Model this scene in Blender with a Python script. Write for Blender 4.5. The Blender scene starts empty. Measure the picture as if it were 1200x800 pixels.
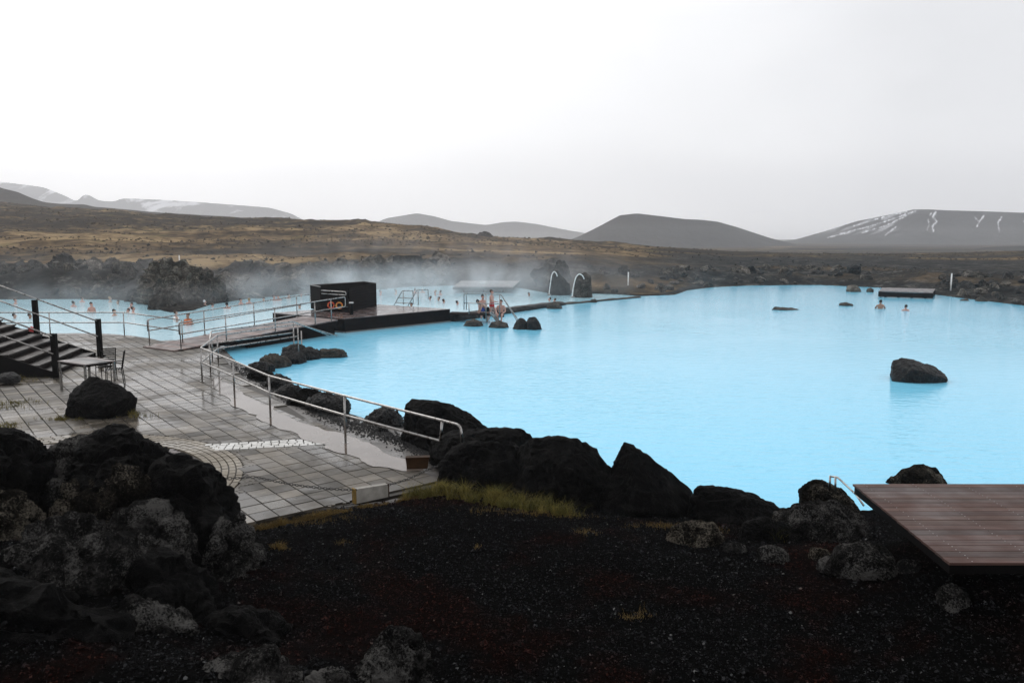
import bpy, bmesh, math, random
import numpy as np
from mathutils import Vector, Matrix
R = math.radians
scene = bpy.context.scene
COL = scene.collection
rng = np.random.default_rng(7)
random.seed(7)

# ------------------------------------------------------------------ camera
CAM_H, FPX, HORIZON = 4.5, 933.33, 278.0
PITCH = math.atan((400 - HORIZON) / FPX)
cp, sp = math.cos(PITCH), math.sin(PITCH)
cd = bpy.data.cameras.new('camera'); cam = bpy.data.objects.new('camera', cd); COL.objects.link(cam)
cam.location = (0, 0, CAM_H); cam.rotation_euler = (math.pi / 2 - PITCH, 0, 0)
cd.sensor_width = 36; cd.lens = FPX * 36 / 1200; cd.clip_start = 0.1; cd.clip_end = 12000
scene.camera = cam

# ------------------------------------------------------------------ sky, sun, exposure
SUN_EL, SUN_AZ = R(38), R(-40)       # bright side of the overcast: ahead and to the left
world = bpy.data.worlds.new('World'); scene.world = world; world.use_nodes = True
wn, wl = world.node_tree.nodes, world.node_tree.links
wn.clear()
wo = wn.new('ShaderNodeOutputWorld'); bgn = wn.new('ShaderNodeBackground')
sky = wn.new('ShaderNodeTexSky'); sky.sky_type = 'NISHITA'; sky.sun_disc = False
sky.sun_elevation = SUN_EL; sky.sun_rotation = SUN_AZ; sky.air_density = 1.0; sky.dust_density = 4.0
bgn.inputs['Strength'].default_value = 0.10
tc = wn.new('ShaderNodeTexCoord')
dot = wn.new('ShaderNodeVectorMath'); dot.operation = 'DOT_PRODUCT'
dot.inputs[1].default_value = (math.sin(R(-30)) * math.cos(R(22)), math.cos(R(-30)) * math.cos(R(22)), math.sin(R(22)))
mr = wn.new('ShaderNodeMapRange'); mr.inputs['From Min'].default_value = 0.55; mr.inputs['From Max'].default_value = 1.0
ns = wn.new('ShaderNodeTexNoise'); ns.inputs['Scale'].default_value = 2.2; ns.inputs['Detail'].default_value = 5
ns.inputs['Roughness'].default_value = 0.5
mp = wn.new('ShaderNodeMapping'); mp.inputs['Scale'].default_value = (1, 1, 2.6)
cr = wn.new('ShaderNodeValToRGB')
cr.color_ramp.elements[0].color = (8.9, 8.95, 9.15, 1); cr.color_ramp.elements[1].color = (13.6, 13.6, 13.75, 1)
ad = wn.new('ShaderNodeMath'); ad.operation = 'MULTIPLY_ADD'; ad.inputs[1].default_value = 1.0; ad.inputs[2].default_value = -0.5
sm = wn.new('ShaderNodeMath'); sm.operation = 'ADD'; sm.use_clamp = True
mx = wn.new('ShaderNodeMix'); mx.data_type = 'RGBA'; mx.inputs['Factor'].default_value = 0.93
wl.new(tc.outputs['Generated'], dot.inputs[0]); wl.new(dot.outputs['Value'], mr.inputs['Value'])
wl.new(tc.outputs['Generated'], mp.inputs['Vector']); wl.new(mp.outputs['Vector'], ns.inputs['Vector'])
wl.new(ns.outputs['Fac'], ad.inputs[0]); wl.new(ad.outputs[0], sm.inputs[0]); wl.new(mr.outputs['Result'], sm.inputs[1])
wl.new(sm.outputs[0], cr.inputs['Fac'])
sxz = wn.new('ShaderNodeSeparateXYZ'); wl.new(tc.outputs['Generated'], sxz.inputs[0])
hr_ = wn.new('ShaderNodeMapRange'); hr_.interpolation_type = 'SMOOTHSTEP'      # overcast thins towards the horizon
hr_.inputs['From Min'].default_value = 0.0; hr_.inputs['From Max'].default_value = 0.22; hr_.inputs['To Min'].default_value = 1.24; hr_.inputs['To Max'].default_value = 1.0
wl.new(sxz.outputs['Z'], hr_.inputs['Value'])
hm_ = wn.new('ShaderNodeVectorMath'); hm_.operation = 'SCALE'; wl.new(cr.outputs['Color'], hm_.inputs[0]); wl.new(hr_.outputs['Result'], hm_.inputs['Scale'])
wl.new(sky.outputs['Color'], mx.inputs['A']); wl.new(hm_.outputs['Vector'], mx.inputs['B'])
wl.new(mx.outputs['Result'], bgn.inputs['Color']); wl.new(bgn.outputs['Background'], wo.inputs['Surface'])
sl = bpy.data.lights.new('sun', 'SUN'); sl.energy = 0.9; sl.angle = R(24); sl.color = (1, 0.97, 0.93)
so = bpy.data.objects.new('sun', sl); COL.objects.link(so); so.location = (-40, 60, 80)
sd_ = Vector((math.sin(SUN_AZ) * math.cos(SUN_EL), math.cos(SUN_AZ) * math.cos(SUN_EL), math.sin(SUN_EL)))
so.rotation_euler = sd_.to_track_quat('Z', 'Y').to_euler()
vs = scene.view_settings
vs.view_transform = 'Standard'; vs.look = 'None'; vs.gamma = 1; vs.use_curve_mapping = False; vs.exposure = 0.0
scene.cycles.use_denoising = True
scene.cycles.volume_bounces = 2
scene.cycles.max_bounces = 6; scene.cycles.diffuse_bounces = 3; scene.cycles.glossy_bounces = 3

# ------------------------------------------------------------------ helpers
def P(px, py, z):
    u = (px - 600) / FPX; v = (400 - py) / FPX
    dy = cp + v * sp; dz = -sp + v * cp
    t = (z - CAM_H) / dz
    return Vector((u * t, dy * t, z))
def Q(px, py, Y):
    u = (px - 600) / FPX; v = (400 - py) / FPX
    t = Y / (cp + v * sp)
    return Vector((u * t, Y, CAM_H + (-sp + v * cp) * t))
def sstep(a, b, x):
    t = np.clip((x - a) / (b - a), 0, 1); return t * t * (3 - 2 * t)
def _hash(i, j, k, s):
    n = (i.astype(np.int64) * 374761393 + j.astype(np.int64) * 668265263 + k.astype(np.int64) * 2147483647 + s * 974634) & 0xFFFFFFFF
    n = ((n ^ (n >> 13)) * 1274126177) & 0xFFFFFFFF
    n = ((n ^ (n >> 16)) * 2246822519) & 0xFFFFFFFF
    return ((n ^ (n >> 15)) & 0xFFFF) / 65535.0
def vn(p, s=0):
    p = np.asarray(p, float); b = np.floor(p); f = p - b; f = f * f * (3 - 2 * f)
    i, j, k = b[:, 0], b[:, 1], b[:, 2]
    r = 0
    for a in (0, 1):
        for c in (0, 1):
            for d in (0, 1):
                w = (f[:, 0] if a else 1 - f[:, 0]) * (f[:, 1] if c else 1 - f[:, 1]) * (f[:, 2] if d else 1 - f[:, 2])
                r = r + w * _hash(i + a, j + c, k + d, s)
    return r * 2 - 1
def fbm(p, octs=4, s=0, lac=2.03, g=0.5):
    p = np.asarray(p, float); a, r, t = 1.0, 0, 0
    for o in range(octs):
        r = r + a * vn(p * lac ** o + o * 17.3, s + o); t += a; a *= g
    return r / t
def poly_sdf(X, Y, poly):
    """signed distance, negative inside"""
    pts = np.asarray(poly, float); n = len(pts)
    d = np.full(X.shape, 1e18); ins = np.zeros(X.shape, bool)
    for a in range(n):
        x1, y1 = pts[a]; x2, y2 = pts[(a + 1) % n]
        ex, ey = x2 - x1, y2 - y1; wx, wy = X - x1, Y - y1
        t = np.clip((wx * ex + wy * ey) / (ex * ex + ey * ey + 1e-12), 0, 1)
        d = np.minimum(d, (wx - ex * t) ** 2 + (wy - ey * t) ** 2)
        c = ((y1 > Y) != (y2 > Y)) & (X < (x2 - x1) * (Y - y1) / (y2 - y1 + 1e-12) + x1)
        ins ^= c
    return np.where(ins, -1, 1) * np.sqrt(d)
def tag(o, label=None, cat=None, group=None, kind=None):
    if label: o['label'] = label
    if cat: o['category'] = cat
    if group: o['group'] = group
    if kind: o['kind'] = kind
    return o
def empty(name, loc, label=None, cat=None, group=None, rz=0, kind=None):
    o = bpy.data.objects.new(name, None); COL.objects.link(o)
    o.location = loc; o.rotation_euler = (0, 0, rz); o.empty_display_size = 0.2
    return tag(o, label, cat, group, kind)
def link(name, me, parent=None, loc=None):
    o = bpy.data.objects.new(name, me); COL.objects.link(o)
    if parent: o.parent = parent
    if loc is not None: o.location = loc
    return o
def np_mesh(name, V, F, mat=None, smooth=True):
    me = bpy.data.meshes.new(name)
    V = np.asarray(V, np.float32); F = np.asarray(F, np.int32)
    k = F.shape[1]
    me.vertices.add(len(V)); me.vertices.foreach_set('co', V.ravel())
    me.loops.add(F.size); me.loops.foreach_set('vertex_index', F.ravel())
    me.polygons.add(len(F)); me.polygons.foreach_set('loop_start', np.arange(0, F.size, k, dtype=np.int32))
    me.polygons.foreach_set('use_smooth', np.full(len(F), smooth))
    me.update(calc_edges=True)
    if mat: me.materials.append(mat)
    return me
class MB:
    def __init__(s): s.v = []; s.f = []
    def add(s, V, F):
        n = len(s.v); s.v += [tuple(v) for v in V]; s.f += [tuple(i + n for i in f) for f in F]; return s
    def box(s, c, size, rz=0, M=None, bev=0):
        x, y, z = [a / 2 for a in size]
        if bev:
            b = bev
            ring = lambda q, w: [(-q + w, -w2 + 0, 0) for w2 in (0,)]
            V = []
            for zz, ins in ((-z, b), (-z + b, 0), (z - b, 0), (z, b)):
                V += [(-x + ins, -y + ins, zz), (x - ins, -y + ins, zz), (x - ins, y - ins, zz), (-x + ins, y - ins, zz)]
            F = [(3, 2, 1, 0), (12, 13, 14, 15)]
            for l in range(3):
                for k in range(4):
                    F.append((l * 4 + k, l * 4 + (k + 1) % 4, l * 4 + 4 + (k + 1) % 4, l * 4 + 4 + k))
        else:
            V = [(-x, -y, -z), (x, -y, -z), (x, y, -z), (-x, y, -z), (-x, -y, z), (x, -y, z), (x, y, z), (-x, y, z)]
            F = [(3, 2, 1, 0), (4, 5, 6, 7), (0, 1, 5, 4), (1, 2, 6, 5), (2, 3, 7, 6), (3, 0, 4, 7)]
        T = Matrix.Translation(Vector(c)) @ Matrix.Rotation(rz, 4, 'Z')
        if M is not None: T = M
        return s.add([T @ Vector(v) for v in V], F)
    def prism(s, bot, top):
        n = len(bot); V = list(bot) + list(top)
        F = [tuple(range(n - 1, -1, -1)), tuple(range(n, 2 * n))]
        for k in range(n): F.append((k, (k + 1) % n, n + (k + 1) % n, n + k))
        return s.add(V, F)
    def bar(s, a, b, w, h, up=(0, 0, 1)):
        a, b = Vector(a), Vector(b); d = (b - a); L = d.length; d.normalize()
        u = Vector(up); r = d.cross(u)
        if r.length < 1e-5: u = Vector((0, 1, 0)); r = d.cross(u)
        r.normalize(); u = r.cross(d)
        M = Matrix(((d.x, r.x, u.x, 0), (d.y, r.y, u.y, 0), (d.z, r.z, u.z, 0), (0, 0, 0, 1)))
        M.translation = (a + b) / 2
        return s.box((0, 0, 0), (L, w, h), M=M)
    def tube(s, path, r, n=8, cap=True):
        pts = [Vector(p) for p in path]
        V = []; F = []
        prev = None
        for i, p in enumerate(pts):
            d = (pts[min(i + 1, len(pts) - 1)] - pts[max(i - 1, 0)]).normalized()
            if prev is None:
                u = Vector((0, 0, 1)) if abs(d.z) < 0.9 else Vector((0, 1, 0))
                a = d.cross(u).normalized()
            else:
                a = (prev - d * prev.dot(d)).normalized()
            prev = a; b = d.cross(a)
            rr = r[i] if isinstance(r, (list, tuple)) else r
            for k in range(n):
                t = 2 * math.pi * k / n
                V.append(p + (a * math.cos(t) + b * math.sin(t)) * rr)
        m = len(pts)
        for i in range(m - 1):
            for k in range(n):
                F.append((i * n + k, i * n + (k + 1) % n, (i + 1) * n + (k + 1) % n, (i + 1) * n + k))
        if cap: F += [tuple(range(n - 1, -1, -1)), tuple((m - 1) * n + k for k in range(n))]
        return s.add(V, F)
    def mesh(s, name, mat, smooth=False):
        me = bpy.data.meshes.new(name); me.from_pydata(s.v, [], s.f)
        bm = bmesh.new(); bm.from_mesh(me); bmesh.ops.recalc_face_normals(bm, faces=bm.faces); bm.to_mesh(me); bm.free()
        me.materials.append(mat)
        if smooth: me.polygons.foreach_set('use_smooth', [True] * len(me.polygons))
        return me
    def obj(s, name, mat, parent=None, loc=None, smooth=False):
        """parent objects sit at pure translations/z-rotations: vertices given in the parent's space"""
        return link(name, s.mesh(name, mat, smooth), parent, loc)
def rounded(path, r=0.09, n=4):
    pts = [Vector(p) for p in path]; out = [pts[0]]
    for i in range(1, len(pts) - 1):
        a, b, c = pts[i - 1], pts[i], pts[i + 1]
        q = min(r, (a - b).length * .45, (c - b).length * .45)
        p0 = b + (a - b).normalized() * q; p1 = b + (c - b).normalized() * q
        for k in range(n + 1):
            t = k / n; out.append(p0 * (1 - t) ** 2 + b * 2 * t * (1 - t) + p1 * t * t)
    return out + [pts[-1]]

# ------------------------------------------------------------------ materials
class N:
    def __init__(s, name):
        s.m = bpy.data.materials.new(name); s.m.use_nodes = True
        s.t = s.m.node_tree; s.b = s.t.nodes['Principled BSDF']; s.out = s.t.nodes['Material Output']
        g = s.t.nodes.new('ShaderNodeNewGeometry'); s.pos = g.outputs['Position']; s.nrm = g.outputs['Normal']
    def L(s, a, b): s.t.links.new(a, b)
    def node(s, ty, **kw):
        n = s.t.nodes.new(ty)
        for k, v in kw.items():
            if k.startswith('i_'): n.inputs[k[2:].replace('_', ' ')].default_value = v
            else: setattr(n, k, v)
        return n
    def mapv(s, scale=(1, 1, 1), rot=(0, 0, 0), src=None):
        m = s.node('ShaderNodeMapping'); m.inputs['Scale'].default_value = scale; m.inputs['Rotation'].default_value = rot
        s.L(src or s.pos, m.inputs['Vector']); return m.outputs['Vector']
    def noise(s, scale, detail=4, rough=.55, vec=None, dist=0):
        n = s.node('ShaderNodeTexNoise', i_Scale=scale, i_Detail=detail, i_Roughness=rough, i_Distortion=dist)
        s.L(vec or s.pos, n.inputs['Vector']); return n.outputs['Fac']
    def voro(s, scale, vec=None, feature='F1', out='Distance'):
        n = s.node('ShaderNodeTexVoronoi', feature=feature); n.inputs['Scale'].default_value = scale
        s.L(vec or s.pos, n.inputs['Vector']); return n.outputs[out]
    def ramp(s, fac, stops):
        n = s.node('ShaderNodeValToRGB'); e = n.color_ramp.elements
        while len(e) < len(stops): e.new(0.5)
        for k, (p, c) in enumerate(stops):
            e[k].position = p; e[k].color = (*c, 1) if hasattr(c, '__len__') else (c, c, c, 1)
        s.L(fac, n.inputs['Fac']); return n.outputs['Color']
    def mix(s, fac, a, b, mode='MIX'):
        n = s.node('ShaderNodeMix', data_type='RGBA', blend_type=mode)
        for v, k in ((fac, 'Factor'), (a, 'A'), (b, 'B')):
            if hasattr(v, 'is_linked') or hasattr(v, 'node'): s.L(v, n.inputs[k])
            elif k == 'Factor': n.inputs[k].default_value = v
            else: n.inputs[k].default_value = (*v, 1)
        return n.outputs['Result']
    def math(s, op, a, b=0.0, c=None, clamp=False):
        n = s.node('ShaderNodeMath', operation=op, use_clamp=clamp)
        for k, v in enumerate((a, b, c)):
            if v is None: continue
            if hasattr(v, 'node'): s.L(v, n.inputs[k])
            else: n.inputs[k].default_value = v
        return n.outputs[0]
    def bump(s, h, strength=.5, dist=.02, nrm=None):
        n = s.node('ShaderNodeBump', i_Strength=strength, i_Distance=dist); s.L(h, n.inputs['Height'])
        if nrm: s.L(nrm, n.inputs['Normal'])
        return n.outputs['Normal']
    def set(s, **kw):
        names = dict(color='Base Color', rough='Roughness', metal='Metallic', spec='Specular IOR Level', normal='Normal', ior='IOR',
                     coat='Coat Weight', sheen='Sheen Weight', sss='Subsurface Weight')
        for k, v in kw.items():
            i = s.b.inputs[names[k]]
            if hasattr(v, 'node'): s.L(v, i)
            elif k == 'color': i.default_value = (*v, 1)
            else: i.default_value = v
        return s.m

def rock_mat(name, dark, mid, light, scale=3.0, hi=.62, spec=.12, rough=.75, bump=.6, dist=.05, crust=None, vary=False):
    n = N(name)
    a = n.noise(scale, 8, .66, dist=.6); b = n.noise(scale * 6, 7, .68); v = n.voro(scale * 2.2)
    f = n.math('ADD', n.math('MULTIPLY', a, .5), n.math('MULTIPLY', b, .5))
    c = n.ramp(f, [(.36, dark), (.5, mid), (hi, light)])
    if vary:
        oi = n.node('ShaderNodeObjectInfo').outputs['Random']
        c = n.mix(1.0, c, n.ramp(oi, [(0, (.45, .45, .46)), (.4, (.95, .93, .9)), (.75, (1.5, 1.38, 1.2)), (1, (2.4, 2.3, 2.15))]), 'MULTIPLY')
    if crust:     # pale weathered crust in broken patches
        k = n.math('ADD', n.math('MULTIPLY', n.noise(scale * .45, 5, .6, dist=.8), .55), n.math('MULTIPLY', n.noise(scale * 9, 5, .7), .45))
        c = n.mix(n.ramp(k, [(.50, 0), (.575, 1)]), c, crust)
    h = n.math('ADD', n.math('ADD', a, n.math('MULTIPLY', b, .5)), n.math('MULTIPLY', v, .25))
    h2 = n.noise(scale * 18, 5, .7)
    nb = n.bump(h, bump, dist * 2.5); nb = n.bump(h2, bump * .9, dist * .5, nb)
    return n.set(color=c, rough=n.ramp(b, [(.35, rough - .15), (.65, rough + .15)]), spec=spec, normal=nb)
M = {}
M['lava'] = rock_mat('black lava rock', (.0008, .0008, .0008), (.0026, .0025, .0025), (.026, .0245, .0235), 4.6, .66, spec=.035, rough=.6, bump=1.0)
M['lava_grey'] = rock_mat('weathered grey lava', (.0012, .0012, .0012), (.0085, .0081, .0078), (.06, .057, .054), 5.0, .65, spec=.02, rough=.85, bump=1.0, crust=(.125, .12, .113))
M['lava_brown'] = rock_mat('brown crusted lava', (.0012, .0011, .001), (.006, .0052, .0044), (.05, .043, .034), 4.6, .66, spec=.015, rough=.85, bump=1.0, crust=(.15, .132, .105))
M['shore_rock'] = rock_mat('wet shore rock', (.004, .004, .0042), (.013, .0128, .013), (.065, .063, .062), 4.0, .68, spec=.15, rough=.5)
M['far_rock'] = rock_mat('far lava bank rock', (.010, .0098, .0096), (.045, .042, .039), (.19, .18, .165), 1.8, .66, spec=.1, dist=.12, vary=True)
M['tan_rock'] = rock_mat('tan lichen rock', (.015, .0135, .012), (.05, .045, .038), (.14, .125, .10), 3.0, .66, spec=.2)

def steel():
    n = N('brushed steel'); a = n.noise(9, 3)
    return n.set(color=n.ramp(a, [(.3, (.22, .205, .19)), (.7, (.42, .41, .40))]), metal=1.0, rough=n.ramp(a, [(.3, .22), (.7, .38)]))
M['steel'] = steel()
def plain(name, c, rough=.6, spec=.4, var=.25, scale=6, metal=0, bump=.15):
    n = N(name); a = n.noise(scale, 5, .6)
    lo = tuple(x * (1 - var) for x in c); hi = tuple(min(1, x * (1 + var)) for x in c)
    return n.set(color=n.ramp(a, [(.3, lo), (.7, hi)]), rough=rough, spec=spec, metal=metal, normal=n.bump(n.noise(scale * 8, 3), bump, .005))
M['black_post'] = plain('black painted timber', (.003, .0026, .0026), .6, .06)
M['black_wood'] = plain('black stained boards', (.008, .0056, .0054), .75, .03, .4, 3)
M['white_plastic'] = plain('white plastic', (.75, .75, .74), .4)
M['white_wall'] = plain('stained white board', (.27, .255, .23), .6, .2, .25, 7)
M['rust'] = plain('rust brown iron', (.035, .016, .006), .6, .15, .45, 9)
M['yellow_edge'] = plain('rust yellow edge', (.19, .12, .03), .6, .2, .4, 20)
M['orange'] = plain('orange plastic', (.6, .13, .03), .55)
M['yellow'] = plain('yellow fabric', (.62, .30, .05), .6)
M['red'] = plain('red cloth', (.5, .03, .03), .7)
M['chain'] = plain('dark iron chain', (.03, .027, .025), .5, .4)
M['concrete'] = plain('grey concrete', (.16, .155, .15), .45, .4, .3, 2.5)
M['joint'] = plain('dark joint grit', (.026, .021, .016), .6, .3, .3, 8)
def wood(name, c, axis_rot=0.0, var=.45, rough=(.3, .6), spec=.35, stretch=22):
    n = N(name)
    v = n.mapv((1.2, stretch, stretch), (0, 0, -axis_rot))
    a = n.noise(1.4, 8, .62, v); oi = n.node('ShaderNodeObjectInfo').outputs['Random']
    lo = tuple(x * (1 - var) for x in c); hi = tuple(x * (1 + var) for x in c)
    col = n.ramp(a, [(.3, lo), (.72, hi)])
    k = n.ramp(oi, [(0, (.55, .56, .62)), (.3, (1.05, .92, .9)), (.5, (.72, .78, .84)), (.75, (.95, .95, .95)), (1, (1.5, 1.2, 1.08))])
    col = n.mix(1.0, col, k, 'MULTIPLY')
    return n.set(color=col, rough=n.ramp(n.noise(2.0, 4), [(.35, rough[0]), (.65, rough[1])]), spec=spec, normal=n.bump(a, .25, .004))
M['deck_wood'] = wood('wet reddish deck board', (.082, .050, .041), 0, rough=(.35, .7), spec=.2)
M['ramp_wood'] = wood('wet brown ramp board', (.16, .12, .11), R(61.6))
M['platform_wood'] = wood('wet brown platform board', (.11, .085, .08), R(47), rough=(.12, .35), spec=.5)
M['grey_wood'] = wood('grey weathered board', (.14, .132, .128), 0)
M['stair_wood'] = wood('dark stair board', (.014, .0105, .009), R(-76), rough=(.35, .65), spec=.2)

TILE, TANG = 0.362, R(38.0)
def tile_mat(name, lo, hi, cell=TILE, ang=TANG, spec=.36, snap=True, rmin=.14, rmax=.62):
    n = N(name)
    a = n.noise(1.1, 6, .6); b = n.noise(26, 4, .6)
    if snap:
        v = n.mapv((1, 1, 0), (0, 0, -ang)); v2 = n.node('ShaderNodeVectorMath', operation='SCALE'); v2.inputs['Scale'].default_value = 1 / cell
        n.L(v, v2.inputs[0]); fl = n.node('ShaderNodeVectorMath', operation='FLOOR'); n.L(v2.outputs[0], fl.inputs[0])
        w = n.node('ShaderNodeTexWhiteNoise', noise_dimensions='3D'); n.L(fl.outputs[0], w.inputs['Vector']); r = w.outputs['Value']
    else:
        r = n.voro(6.5, out='Color')
    f = n.math('ADD', n.math('MULTIPLY', r, .6), n.math('MULTIPLY', a, .4))
    c = n.ramp(f, [(.15, lo), (.5, tuple((x + y) / 2 for x, y in zip(lo, hi))), (.85, hi)])
    c = n.mix(n.math('MULTIPLY', b, .5), c, tuple(x * .55 for x in lo))
    c = n.mix(n.ramp(n.noise(.9, 6, .65, dist=.5), [(.44, 0), (.6, .55)]), c, tuple(x * .8 for x in lo))      # damp stains
    rough = n.ramp(n.noise(.45, 5, .6, dist=.6), [(.42, rmin), (.58, rmax)])
    return n.set(color=c, rough=rough, spec=spec, normal=n.bump(b, .18, .004))
M['tile'] = tile_mat('damp grey paving', (.034, .029, .023), (.215, .186, .148))
M['cobble'] = tile_mat('cream cobbles', (.15, .125, .092), (.34, .295, .225), snap=False)
M['sett'] = tile_mat('white setts', (.5, .49, .46), (.82, .81, .78), snap=False)
M['redpaver'] = tile_mat('dark red pavers', (.035, .022, .02), (.09, .055, .048), snap=False, rmin=.25)

def water_mat():
    n = N('milky blue geothermal water')
    big = n.noise(.035, 3, .5)
    c = n.ramp(big, [(.3, (.20, .66, .93)), (.7, (.26, .71, .95))])
    dv = n.node('ShaderNodeVectorMath', operation='DOT_PRODUCT'); dv.inputs[1].default_value = (-.8, .6, 0); n.L(n.pos, dv.inputs[0])
    side = n.ramp(n.math('MULTIPLY', n.math('SUBTRACT', dv.outputs['Value'], 27.6), .3), [(0, 0), (1, 1)])      # beyond the weir: paler, siltier water
    c = n.mix(side, c, (.50, .80, .92))
    v = n.mapv((1.0, 2.3, 1), (0, 0, R(14)))
    w1 = n.noise(1.9, 3, .55, v, .5); w2 = n.noise(6.5, 2, .5, v, .3)
    calm = n.ramp(n.noise(.07, 3, .55), [(.36, .45), (.64, 1.0)])
    h = n.math('MULTIPLY', n.math('ADD', w1, n.math('MULTIPLY', w2, .3)), calm)
    return n.set(color=c, rough=.07, ior=1.33, spec=.42, normal=n.bump(h, .55, .05))
M['water'] = water_mat()
def puddle_mat():
    n = N('muddy puddle'); a = n.noise(1.2, 4)
    return n.set(color=n.ramp(a, [(.3, (.10, .078, .064)), (.7, (.17, .14, .12))]), rough=.08, spec=.42, normal=n.bump(n.noise(5, 2), .05, .01))
M['puddle'] = puddle_mat()

def ground_mat():
    n = N('moor, cinder and mud ground')
    at = n.node('ShaderNodeAttribute', attribute_name='region'); sep = n.node('ShaderNodeSeparateColor'); n.L(at.outputs['Color'], sep.inputs[0])
    moor, cinder, mud = sep.outputs[0], sep.outputs[1], sep.outputs[2]
    # moor: brown heath, gold grass, dark lava showing through
    a = n.noise(.045, 9, .66); b = n.noise(.35, 7, .65); d = n.noise(.012, 4, .5)
    g_ = n.noise(.016, 6, .6, n.mapv((.7, 1.5, 1)), .6)
    f = n.math('ADD', n.math('ADD', n.math('MULTIPLY', g_, .42), n.math('MULTIPLY', a, .28)), n.math('MULTIPLY', b, .30))
    heath = n.ramp(f, [(.40, (.015, .0125, .010)), (.462, (.042, .031, .020)), (.515, (.125, .085, .047)), (.565, (.29, .21, .115)), (.66, (.18, .135, .062))])
    green = n.ramp(n.noise(.09, 5, .6), [(.60, 0), (.72, .6)])
    heath = n.mix(green, heath, (.10, .092, .035))
    lav = n.math('MULTIPLY', at.outputs['Alpha'], n.ramp(n.noise(.3, 7, .72), [(.40, .15), (.54, 1)]))
    heath = n.mix(lav, heath, (.026, .0225, .019))
    # lava flats and banks
    bank = n.ramp(n.math('ADD', n.math('MULTIPLY', n.noise(.5, 8, .68), .6), n.math('MULTIPLY', n.noise(3, 6, .6), .4)),
                  [(.38, (.008, .0078, .0075)), (.52, (.028, .026, .024)), (.64, (.12, .113, .102))])
    c0 = n.mix(moor, bank, heath)
    # cinder
    cr1 = n.noise(16, 5, .7); cr2 = n.noise(.8, 4, .6)
    cin = n.ramp(cr1, [(.4, (.0005, .0005, .0005)), (.62, (.0016, .0015, .0015)), (.8, (.008, .0078, .0078))])
    redm = n.ramp(cr2, [(.5, 0), (.62, .9)])
    cin = n.mix(redm, cin, n.ramp(cr1, [(.4, (.0008, .0003, .0002)), (.75, (.006, .002, .0013))]))
    c1 = n.mix(cinder, c0, cin)
    mu = n.ramp(n.noise(2.2, 7, .65), [(.35, (.05, .045, .042)), (.65, (.13, .12, .11))])
    c2 = n.mix(mud, c1, mu)
    h = n.math('ADD', n.math('MULTIPLY', n.noise(1.3, 6, .7), 1.0), n.math('MULTIPLY', n.noise(24, 4, .6), .12))
    rg = n.math('SUBTRACT', .9, n.math('MULTIPLY', n.math('MULTIPLY', mud, n.ramp(n.noise(1.4, 4), [(.35, 1), (.6, .55)])), .75))
    sp_ = n.math('ADD', .012, n.math('MULTIPLY', mud, .4))
    return n.set(color=c2, rough=rg, spec=sp_, normal=n.bump(h, .5, .12))
M['ground'] = ground_mat()
def cinder_stone():
    n = N('cinder stones'); r = n.voro(42, out='Color')
    c = n.ramp(r, [(.0, (.0004, .0004, .0004)), (.45, (.0010, .0010, .0010)), (.66, (.006, .006, .0064)), (.80, (.022, .022, .0235)), (.9, (.04, .04, .042)), (1, (.2, .2, .195))])
    red = n.ramp(n.noise(.8, 4, .6), [(.5, 0), (.62, .9)])
    c = n.mix(red, c, n.ramp(r, [(0, (.0008, .0003, .0002)), (.5, (.004, .001, .0007)), (.75, (.022, .005, .003)), (.93, (.05, .016, .010)), (1, (.16, .10, .07))]))
    return n.set(color=c, rough=.75, spec=.03)
M['cinder'] = cinder_stone()
def grass_mat(name, a, b):
    n = N(name); f = n.noise(2.5, 4, .6)
    r = n.noise(150, 2)
    c = n.mix(n.ramp(r, [(.4, 0), (.6, 1)]), n.ramp(f, [(.35, a), (.65, b)]), tuple(x * .25 for x in a))
    m = n.set(color=c, rough=.7, spec=.15)
    return m
M['grass_gold'] = grass_mat('dry gold grass', (.13, .082, .022), (.30, .20, .06))
M['grass_green'] = grass_mat('yellow green grass', (.10, .10, .02), (.34, .265, .07))
M['tussock'] = grass_mat('brown heath tussocks', (.03, .023, .015), (.13, .09, .048))

def mountain_mat(name, c1, c2, snow=None, scale=.01, streak=None, gully=False):
    n = N(name)
    a = n.noise(scale, 9, .62); b = n.noise(scale * 7, 6, .6)
    c = n.ramp(n.math('ADD', n.math('MULTIPLY', a, .6), n.math('MULTIPLY', b, .4)), [(.38, c1), (.62, c2)])
    if snow:
        lo, hi, zlo, zhi = snow
        v = n.mapv(streak[0], streak[1])
        s1 = n.noise(streak[2], 6, .6, v, .6)
        sx = n.node('ShaderNodeSeparateXYZ'); n.L(n.pos, sx.inputs[0])
        mr = n.node('ShaderNodeMapRange'); mr.inputs['From Min'].default_value = zlo; mr.inputs['From Max'].default_value = zhi
        mr.inputs['To Min'].default_value = -.12; mr.inputs['To Max'].default_value = .06
        n.L(sx.outputs['Z'], mr.inputs['Value'])
        m = n.ramp(n.math('ADD', s1, mr.outputs[0]), [(lo, 0), (hi, 1)])
        c = n.mix(m, c, (.78, .79, .82))
    if gully:
        at = n.node('ShaderNodeAttribute', attribute_name='snow'); c = n.mix(at.outputs['Fac'], c, (.85, .86, .9))
    return n.set(color=c, rough=.9, spec=.05, normal=n.bump(n.noise(scale * 4, 8, .65), .5, 6))

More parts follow.
